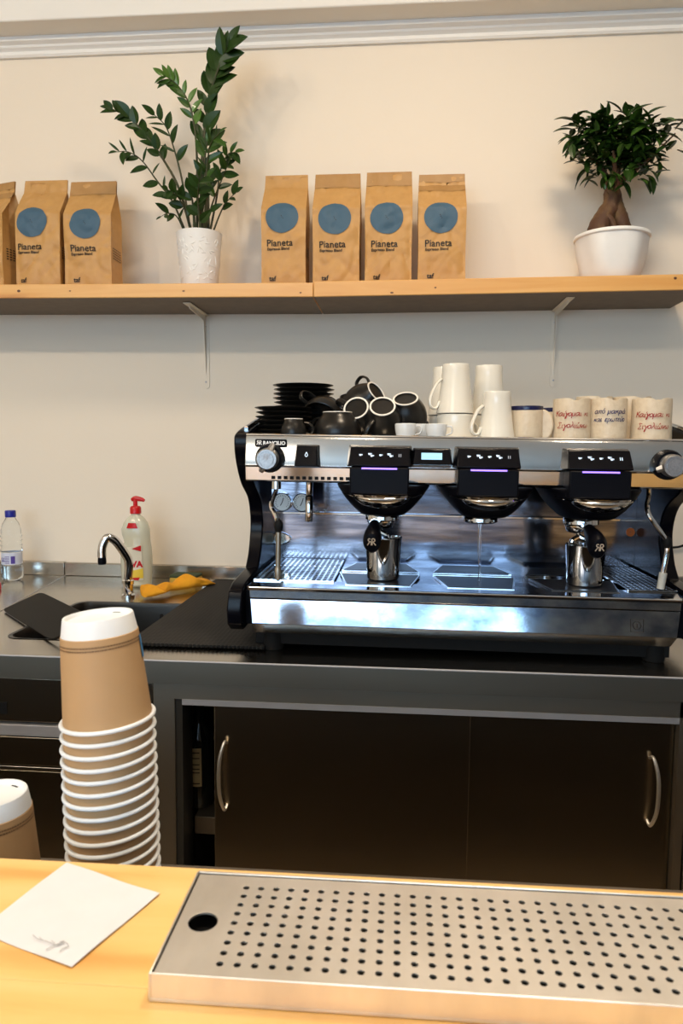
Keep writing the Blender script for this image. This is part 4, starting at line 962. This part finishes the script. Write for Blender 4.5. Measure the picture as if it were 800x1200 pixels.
# ------------------------------------------------------------------ crockery on the machine
ZT = 1.3345
def onto(x): return MZ(x, ZT)+.0006
def tocam(d, spin=0):
    """rotation that points the local -Z (the foot) along d"""
    q = Vector(d).normalized().to_track_quat('-Z', 'Y'); return q.to_matrix().to_4x4() @ Matrix.Rotation(spin, 4, 'Z')
UP = Matrix.Rotation(PI, 4, 'X')
def saucer_proto():
    return mesh('saucer', MB().lathe([(.001, .003), (.022, .003), (.024, .0), (.028, .0), (.030, .004), (.048, .009), (.066, .0145), (.0675, .016), (.065, .0165), (.045, .0115), (.030, .007), (.001, .006)], 48, cap0=False, cap1=False), blackc)
SM = saucer_proto()
def saucers(x, y, n, z0, s, step, where):
    for k in range(n):
        o = bpy.data.objects.new('saucer', SM); C.objects.link(o); o.scale = (s, s, 1)
        o.location = (x+.0015*math.sin(k*2.1), y+.001*math.cos(k*1.7), z0+k*step); o.rotation_euler = (0, 0, k)
        r = n-1-k
        tag(o, 'black saucer, %s in the %s stack' % ('topmost' if r == 0 else ORD[r]+' from the top', where), 'saucer', 'black saucers in the %s stack' % where)
a, b_ = at(303, 474, -.60), at(371, 474, -.60)
saucers((a.x+b_.x)/2-.000, -.655, 6, onto(-.25), .93, .0098, 'lower front')
a, b_ = at(320, 447, -.48), at(391, 447, -.48)
saucers((a.x+b_.x)/2, -.475, 12, onto(-.22), (b_.x-a.x)/.135, .0103, 'taller rear')
def cup_parts(root, R1, R0, h, m_, foot=None, handle=None, bow=.15, hm=None, th=.0028):
    """cup standing on its foot at the local origin; R0 foot radius, R1 rim radius"""
    pr = [(.001, .0035), (R0-.004, .0035), (R0-.003, 0), (R0, 0), (R0+.001, .004)]
    N_ = 8
    for i in range(1, N_+1):
        t = i/N_; pr.append((R0+(R1-R0)*(t+bow*math.sin(PI*t)*(1.2)), .004+(h-.004)*t))
    pr.append((R1-th*.5, h+.0012))
    for i in range(N_, 0, -1):
        t = i/N_; pr.append((R0+(R1-R0)*(t+bow*math.sin(PI*t)*1.2)-th, .007+(h-.007)*t))
    pr.append((.001, .0065))
    obj('cup_body', MB().lathe(pr, 44, cap0=False, cap1=False), m_, root)
    if foot: obj('foot_ring', MB().lathe([(R0-.0034, .0006), (R0-.003, -.0006), (R0+.0003, -.0006), (R0+.0006, .0010)], 44, cap0=False, cap1=False), foot, root)
    if handle:
        P, r, fl_ = handle; obj('handle', MB().tube(P, r, 10, ref=(0, 1, 0), flat=fl_), hm or m_, root)
def cap_handle(R1, R0, h, s=1): return ([(R1*.93, 0, h*.86), (R1+.018*s, 0, h*.86), (R1+.024*s, 0, h*.55), (R1+.010*s, 0, h*.28), (R0+(R1-R0)*.50, 0, h*.22)], .0052, .55)
BK = 'heap of black cups'
def blackcup(x, y, z, M, label, R1=.049, R0=.0275, h=.056, foot=True):
    c_ = thing('coffee_cup', label, 'cup', (x, y, z), 'black cups heaped on the machine', M)
    cup_parts(c_, R1, R0, h, blackc, footm if foot else None, cap_handle(R1, R0, h)); return c_
# inverted cups standing on their rims
def inv(x, y, label, R1, R0, h, spin, hs=1):
    c_ = thing('coffee_cup', label, 'cup', (x, y, onto(x)+h+.0014), 'black cups heaped on the machine', Matrix.Rotation(spin, 4, 'Z') @ UP)
    cup_parts(c_, R1, R0, h, blackc, footm, cap_handle(R1, R0, h, hs), bow=.35); return c_
p = at(344, 509, -.74); inv(p.x, -.74, 'small black espresso cup upside down in front of the saucers', .0265, .0185, .036, .15, .6)
p = at(395, 510, -.70); inv(p.x, -.695, 'large black cup upside down right of the small espresso cup', .050, .031, .053, 2.6)
p = at(443, 510, -.64); inv(p.x, -.635, 'black cup standing upside down below the ring-marked cup in the middle', .044, .0275, .045, 1.2)
p = at(486, 505, -.62); inv(p.x+.002, -.60, 'black cup standing upside down below the rightmost ring-marked cup', .044, .0275, .040, .3)
def footcup(px, py, y, d, spin, label, R1=.044, h=.055):
    p = at(px, py, y); dd = Vector(d).normalized()
    c_ = thing('coffee_cup', label, 'cup', p, 'black cups heaped on the machine', tocam(dd, spin)); cup_parts(c_, R1, .0272, h, blackc, footm, cap_handle(R1, .0272, h), bow=.3); return c_
footcup(417, 478, -.685, (-.18, -.85, .50), .6, 'leftmost black cup lying with its pale foot ring towards the room')
footcup(448, 476, -.70, (.0, -.74, .66), -1.0, 'middle black cup lying with its pale foot ring towards the room', .043)
footcup(475, 467, -.66, (-.08, -.56, .82), .2, 'rightmost black cup with its pale foot ring tilted upwards')
footcup(441, 459, -.56, (.66, -.42, .50), 1.9, 'black cup on top of the heap, foot ring facing right')
p = at(383, 480, -.56); c_ = thing('coffee_cup', 'black cup tipped over the saucers with its mouth showing', 'cup', p+Vector((0, .03, .012)), 'black cups heaped on the machine', tocam((.25, .75, .62), 2.2)); cup_parts(c_, .046, .0275, .052, blackc, None, cap_handle(.046, .0275, .052), bow=.3)
p = at(411, 468, -.46); c_ = thing('coffee_cup', 'black cup at the back of the heap with its handle sticking up', 'cup', p+Vector((0, 0, .008)), 'black cups heaped on the machine', tocam((-.1, .2, .95), PI/2*.9)); cup_parts(c_, .046, .0275, .050, blackc, None, ([(.040, 0, .043), (.055, 0, .020), (.052, 0, -.006), (.040, 0, -.010), (.030, 0, .008)], .0052, .55), bow=.3)
# small white espresso cups
for px, lab in ((475, 'small white espresso cup left of the other small white cup'), (511, 'small white espresso cup in front of the inverted tall mug')):
    p = at(px, 512, -.755); c_ = thing('espresso_cup', lab, 'cup', (p.x, -.75, onto(p.x)), 'small white espresso cups', Matrix.Rotation(-.15, 4, 'Z'))
    cup_parts(c_, .0220, .0185, .029, cwhite, None, ([(.0210, 0, .025), (.031, 0, .024), (.031, 0, .012), (.020, 0, .007)], .0026, .7), bow=.25)
p = at(491, 512, -.68); c_ = thing('espresso_cup', 'small white espresso cup partly hidden between two others', 'cup', (p.x+.006, -.70, onto(p.x)), 'small white espresso cups'); cup_parts(c_, .0220, .0185, .030, cwhite, None, None, bow=.25)
# tall white mugs, inverted
def tall(x, y, z, spin, label, h=.100, R1=.0405, R0=.0285, handle=True):
    c_ = thing('tall_mug', label, 'mug', (x, y, z+h+.0014), 'tall white mugs', Matrix.Rotation(spin, 4, 'Z') @ UP)
    P = [(R0+.004, 0, h*.30), (R0+.016, 0, h*.42), (R1+.017, 0, h*.70), (R1+.016, 0, h*.86), (R1+.004, 0, h*.90), (R1-.004, 0, h*.76)]
    pr_bow = -.10
    cup_parts(c_, R1, R0, h, whitec, None, (P, .0056, .6) if handle else None, bow=pr_bow, th=.0035); return c_
p = at(581, 512, -.72); tall(p.x, -.72, onto(p.x), PI+.35, 'tall white mug upside down in front, handle to the left', h=.097, R1=.0385, R0=.0275)
p = at(533, 512, -.64); tall(p.x, -.64, onto(p.x), .55, 'white mug upside down at the bottom, carrying another mug', h=.053, R1=.0445, R0=.0385)
tall(p.x-.001, -.64, onto(p.x)+.0560, PI+.30, 'tall white mug upside down, stacked on the short one, handle left', h=.105, R1=.0405, R0=.0285)
p = at(519, 512, -.545); tall(p.x+.004, -.55, onto(p.x), 1.2, 'white mug upside down at the back, carrying a hidden mug', h=.053, R1=.043, R0=.038, handle=False)
tall(p.x+.004, -.55, onto(p.x)+.0560, 1.2, 'tall white mug mostly hidden behind the stacked one with the handle', h=.108, R1=.040, R0=.0285, handle=False)
p = at(571, 512, -.545); tall(p.x, -.545, onto(p.x), 2.0, 'white mug upside down at the back, under the rear tall mug', h=.056, R1=.043, R0=.038, handle=False)
tall(p.x, -.545, onto(p.x)+.0590, 2.0, 'tall white mug standing highest at the back, behind the front one', h=.110, R1=.040, R0=.0295, handle=False)
# beige mug with blue rim
def stone_mug(x, y, label, R=.0395, h=.083, rim=None, spin=0, texts=None, handle=False, dent=True):
    c_ = thing('stoneware_mug', label, 'mug', (x, y, onto(x)), 'beige stoneware mugs', Matrix.Rotation(spin, 4, 'Z'))
    pr = [(.001, .002), (R*.93, 0), (R*.99, .003), (R, .012), (R*.985, h*.5), (R*.97, h-.003), (R*.955, h), (R*.91, h-.001), (R*.89, h*.5), (R*.88, .01), (.001, .008)]
    mb = MB().lathe(pr, 48, cap0=False, cap1=False)
    for i, v in enumerate(mb.v):
        if dent and v.z > h*.9:
            a = math.atan2(v.y, v.x)+PI/2-.25; a = (a+PI) % (2*PI)-PI; v.z -= .006*math.exp(-(a/.22)**2)
        v.x *= 1+.012*math.sin(v.z*60+x*40)
    obj('mug_body', mb, beigec, c_)
    if rim: obj('glazed_rim', MB().lathe([(R*.975, h-.008), (R*.99, h-.004), (R*.965, h+.0012), (R*.90, h+.0008), (R*.885, h-.014)], 48, cap0=False, cap1=False, wob=lambda a, z: 1), rim, c_)
    if texts:
        m_, rows = texts; tb = MB(); fn = lambda u, z: Vector(((R+.0012)*math.cos(-PI/2+u/R), (R+.0012)*math.sin(-PI/2+u/R), z))
        for q_, (s_, u, z, sz) in enumerate(rows): script(tb, s_, u, z, sz, fn, seed=q_+3)
        obj('hand_lettering', tb, m_, c_, smooth=0)
    if handle:
        hd_ = MB(); n = 22; pts = [(R*.72+.024*math.cos(a)+.006, h*.45+.033*math.sin(a)) for a in [-PI/2+PI*k/n for k in range(n+1)]]
        hd_.prism([(R*.7, h*.45-.033)]+pts+[(R*.7, h*.45+.033)], 'y', -.006, .006)
        o = obj('handle', hd_, beigec, c_, bevel=.003)
    return c_
p = at(616, 511, -.70); stone_mug(p.x, -.70, 'beige stoneware mug with a dark blue glazed rim and disc handle', .0345, .069, cobalt, -.25, None, True, False)
KS = [('Καίγομαι κι', -.033, .050, .0066), ('Σιγολιώνω', -.028, .026, .0070)]
p = at(668.5, 513, -.70); stone_mug(p.x, -.70, 'beige mug with two lines of red script, right of the blue-rimmed mug', .0385, .086, None, -.22, (redink, KS))
p = at(711, 513, -.70); stone_mug(p.x, -.70, 'beige mug with two lines of blue script', .0385, .087, None, -.12, (blueink, [('από μακριά', -.032, .056, .0060), ('και ερωτεύο', -.034, .040, .0060)]))
p = at(762, 513, -.70); stone_mug(p.x, -.70, 'beige mug with two lines of red script, rightmost on the machine', .0400, .088, None, -.26, (redink, KS))
p = at(650, 511, -.60); stone_mug(p.x+.004, -.595, 'beige mug with blue rim half hidden between two front mugs', .035, .072, cobalt, 0, (redink, [('Σι', -.028, .030, .0066)]), False, False)
p = at(694, 511, -.57); stone_mug(p.x, -.575, 'beige mug in the back row behind the left red-lettered mug', .041, .100, None, 0, None)
p = at(738, 511, -.57); stone_mug(p.x, -.575, 'beige mug in the back row seen between the two right mugs', .041, .100, None, 0, (redink, [('κι', -.002, .055, .0066)]))

# ------------------------------------------------------------------ wooden bar in the foreground
BZ = .95
bar = thing('bar_counter', 'pale yellow wooden bar counter in the foreground', 'counter', (0, -2.1, 0))
def bpt(name, mb, m_, **k): return obj(name, mb, m_, bar, org=(0, -2.1, 0), **k)
ys = [-2.62, -2.40, -2.18, -1.96, -1.80, -1.6585]
for i in range(5): bpt('board', MB().box(-2.0, 1.8, ys[i]+.0001, ys[i+1]-.0001, BZ-.04, BZ), barm, bevel=.0008)
bpt('bar_panel', MB().box(-2.0, 1.8, -1.72, -1.70, 0, BZ-.0405).box(-2.0, 1.8, -2.56, -2.54, 0, BZ-.0405).box(-2.0, -1.98, -2.54, -1.72, 0, BZ-.0405).box(1.78, 1.8, -2.54, -1.72, 0, BZ-.0405), mat('dark_bar_panel', (.055, .042, .032), .6))
bpt('cup_ledge', MB().box(-2.0, 1.8, -1.699, -1.46, .81, .83), mat('dark_ledge', (.10, .08, .06), .5))
# bar drip tray
TO = Vector((-.1615, -1.8125, BZ+.0005)); TW, TD, TH = .80, .1165, .020
tr_ = thing('bar_drip_tray', 'long stainless steel drip tray with round holes on the bar', 'tray', TO)
wl = .0014
pn = MB().box(0, TW, 0, TD, 0, .002).box(0, wl, 0, TD, .002, TH).box(TW-wl, TW, 0, TD, .002, TH).box(wl, TW-wl, 0, wl, .002, TH+.0004).box(wl, TW-wl, TD-wl, TD, .002, TH)
obj('pan', pn, traym, tr_, bevel=.0006)
obj('pan_liner', MB().box(wl+.0002, TW-wl-.0002, wl+.0002, TD-wl-.0002, .0022, .006), blackr, tr_)
pm_ = MB(); zt, zb = TH-.0006, TH-.0022; ox, oy = -.117-TO.x, -1.799-TO.y; cw, ch = .01185, .01062; NC, NR = 54, 9; R_ = .0025; K = 12
gx0, gy0 = ox-cw/2, oy-ch/2; gx1, gy1 = gx0+NC*cw, gy0+NR*ch; ex0, ex1, ey0, ey1 = .0032, TW-.0032, .0018, TD-.0032
def sqpt(a, hx, hy):
    c_, s_ = math.cos(a), math.sin(a); k = min(hx/abs(c_) if abs(c_) > 1e-9 else 9, hy/abs(s_) if abs(s_) > 1e-9 else 9); return c_*k, s_*k
def holecell(cx_, cy_, hx, hy, r, K=12):
    A = [2*PI*(j+.5)/K for j in range(K)]; base = []
    ca = math.atan2(hy, hx); corners = [ca, PI-ca, PI+ca, 2*PI-ca]
    A = sorted(A+corners) if K <= 12 else sorted(A+corners); n = len(A)
    g_ = 1.04
    v = [(cx_+r*g_*math.cos(a), cy_+r*g_*math.sin(a), zt) for a in A]+[(cx_+sqpt(a, hx, hy)[0], cy_+sqpt(a, hx, hy)[1], zt) for a in A]
    v += [(cx_+r*math.cos(a), cy_+r*math.sin(a), zt-.0001) for a in A]+[(cx_+r*math.cos(a), cy_+r*math.sin(a), zb) for a in A]
    f = []
    for i in range(n):
        j = (i+1) % n; f += [(i, n+i, n+j, j), (i, j, 2*n+j, 2*n+i), (2*n+i, 2*n+j, 3*n+j, 3*n+i)]
    pm_.add(v, f)
for i in range(NC):
    for j in range(NR): holecell(gx0+(i+.5)*cw, gy0+(j+.5)*ch, cw/2, ch/2, R_)
bhx, bhy = -.140-TO.x, -1.7575-TO.y
def q4(a, b, c_, d): pm_.add([(a, c_, zt), (b, c_, zt), (b, d, zt), (a, d, zt)], [(0, 1, 2, 3)])
hs = .0128
q4(ex0, gx0, ey0, bhy-hs); q4(ex0, gx0, bhy+hs, ey1); q4(ex0, bhx-hs, bhy-hs, bhy+hs)
if gx0 > bhx+hs: q4(bhx+hs, gx0, bhy-hs, bhy+hs); holecell(bhx, bhy, hs, hs, .0108/1.0, 28)
q4(gx0, gx1, ey0, gy0); q4(gx0, gx1, gy1, ey1); q4(gx1, ex1, ey0, ey1)
for a, b, c_, d in ((ex0, ex1, ey0, ey0), (ex0, ex1, ey1, ey1)): pm_.add([(a, c_, zt), (b, c_, zt), (b, c_, zb), (a, c_, zb)], [(0, 1, 2, 3)])
for a in (ex0, ex1): pm_.add([(a, ey0, zt), (a, ey1, zt), (a, ey1, zb), (a, ey0, zb)], [(0, 1, 2, 3)])
me = obj('perforated_plate', pm_, traym, tr_, smooth=0)
# paper slip
cs = [atz(78, 1010, BZ+.001), atz(187, 1048, BZ+.001), atz(84, 1134, BZ+.001), atz(-27, 1091, BZ+.001)]
PO_ = sum(cs, Vector())/4; n = 12; v = []
def pfn(s_, t_): 
    p = (cs[0]*(1-s_)+cs[1]*s_)*(1-t_)+(cs[3]*(1-s_)+cs[2]*s_)*t_; p.z = BZ+.0006+.0016*max(0, (s_-.6))**2*4+.0006*math.sin(s_*5+t_*4)**2; return p-PO_
for i in range(n+1):
    for j in range(n+1): v.append(pfn(i/n, j/n))
pp = MB().add(v, [(i*(n+1)+j, (i+1)*(n+1)+j, (i+1)*(n+1)+j+1, i*(n+1)+j+1) for i in range(n) for j in range(n)])
k = len(v); pp.add([q-Vector((0, 0, .0003)) for q in v], [(i*(n+1)+j, i*(n+1)+j+1, (i+1)*(n+1)+j+1, (i+1)*(n+1)+j) for i in range(n) for j in range(n)])
pr_ = thing('paper_slip', 'white paper slip with a faint pencil scribble on the wooden bar', 'paper', PO_)
obj('sheet', pp, paperm, pr_)
sc_ = MB()
def w2(px, py): p = atz(px, py, BZ+.002)-PO_; p.z += .0006; return p
def sfn(x, y): return w2(x, y)
for pts in ([(38, 1096), (44, 1101), (52, 1103), (60, 1106), (68, 1108), (76, 1104)], [(54, 1114), (60, 1110), (68, 1107), (75, 1103)], [(70, 1104), (78, 1106), (80, 1110), (74, 1112), (70, 1116)], [(46, 1099), (50, 1103)], [(60, 1103), (64, 1106)]):
    P = catmull([Vector((a, b, 0)) for a, b in pts], 4); L2 = []
    for i, q in enumerate(P):
        t = (P[min(i+1, len(P)-1)]-P[max(i-1, 0)]).normalized(); nn_ = Vector((-t.y, t.x, 0))*.35; L2 += [sfn(*(q+nn_).to_2d()), sfn(*(q-nn_).to_2d())]
    sc_.add(L2, [(2*i, 2*i+1, 2*i+3, 2*i+2) for i in range(len(P)-1)])
obj('scribble', sc_, greyink, pr_, smooth=0)
# paper cups
RB, RT, CH = .0365, .0490, .112
cwm = mesh('paper_cup', MB().lathe([(.001, .108), (RB-.0045, .108), (RB-.0035, CH), (RB-.0015, CH), (RB-.001, CH-.001), (RB+.0022, CH-.020)], 56, cap0=False, cap1=False)
           .lathe([(RB-.004+.0105, .0), (RB-.006, .106), (.001, .106)], 56, cap0=False, cap1=False), cupw)
slm = mesh('sleeve', MB().lathe([(RB+.0015, CH-.0175), (RB+.0026, CH-.0185), (RT-.0040, .004), (RT-.0055, .003)], 56, cap0=False, cap1=False), cupk)
rmm = mesh('rolled_rim', MB().lathe([(RT-.0022+.0023*math.cos(a), .0023+.0023*math.sin(a)) for a in [k*PI/5 for k in range(10)]]+[(RT+.0001, .0023)], 56, cap0=False, cap1=False), cupw)
pmn = MB()
for row, z in ((0, CH-.0262), (1, CH-.0295)):
    r = random.Random(row); a = 0
    while a < 2*PI:
        l = r.uniform(.02, .07); R__ = RB+.0031+(CH-.0185-z)*(RT-RB-.0066)/(CH-.0225)
        pmn.add([((R__)*math.cos(t), (R__)*math.sin(t), zz_) for t, zz_ in ((a, z), (a+l, z), (a+l, z+.0015), (a, z+.0015))], [(0, 1, 2, 3)]); a += l+.012
pmm = mesh('printed_band', pmn, cupp, 0)
btm = MB(); 
for q in range(34):
    a = -2.6+q*.055 if q < 22 else .3+q*.03; r = RB-.0075; l = .02
    btm.add([(rr*math.cos(t), rr*math.sin(t), .1084) for rr, t in ((r, a), (r, a+l+.015), (r-.0022, a+l+.015), (r-.0022, a))], [(0, 1, 2, 3)])
btmm = mesh('base_print', btm, inkm, 0)
blm = mesh('blue_mark', MB().add([((RB+.0032+k_*(RT-RB-.0066)/(CH-.0225)+.0003)*math.cos(a), (RB+.0036+k_*(RT-RB-.0066)/(CH-.0225)+.0003)*math.sin(a), CH-.0185-k_) for k_ in (.006, .03) for a in (.02, .10, .18, .26)], [(0, 1, 5, 4), (1, 2, 6, 5), (2, 3, 7, 6)]), cupb)
def pcup(loc, M, label, group, full=True):
    c_ = thing('paper_cup', label, 'cup', loc, group, M)
    for nm, me_ in (('cup_wall', cwm), ('sleeve', slm), ('rolled_rim', rmm))+((('printed_band', pmm), ('base_print', btmm)) if full else ())+((('blue_mark', blm),) if full == 1 else ()):
        o = bpy.data.objects.new(nm, me_); C.objects.link(o); o.parent = c_
    return c_
TLT = Matrix.Rotation(-.075, 4, 'Y') @ Matrix.Rotation(.0, 4, 'X')
zr = 1.0300; step = .0128; cxs = at(127, 848, -1.53).x; k = 0
while zr-k*step > .8335:
    n = 'topmost' if k == 0 else ORD[min(k, 17)]+' from the top'
    pcup((cxs+.0002*k, -1.53+.0006*math.sin(k*1.9), zr-k*step), TLT @ Matrix.Rotation(.07*k if k else .08, 4, 'Z'), 'kraft paper cup upside down, %s in the tall stack' % n, 'upside-down paper cups in the tall stack', 1 if k == 0 else 0)
    k += 1
c2x = at(-3, 925, -1.53).x
pcup((c2x, -1.535, .8335), Matrix.Rotation(-.03, 4, 'Y'), 'single kraft paper cup upside down at the lower left frame edge', 'paper cup beside the tall stack', 2)
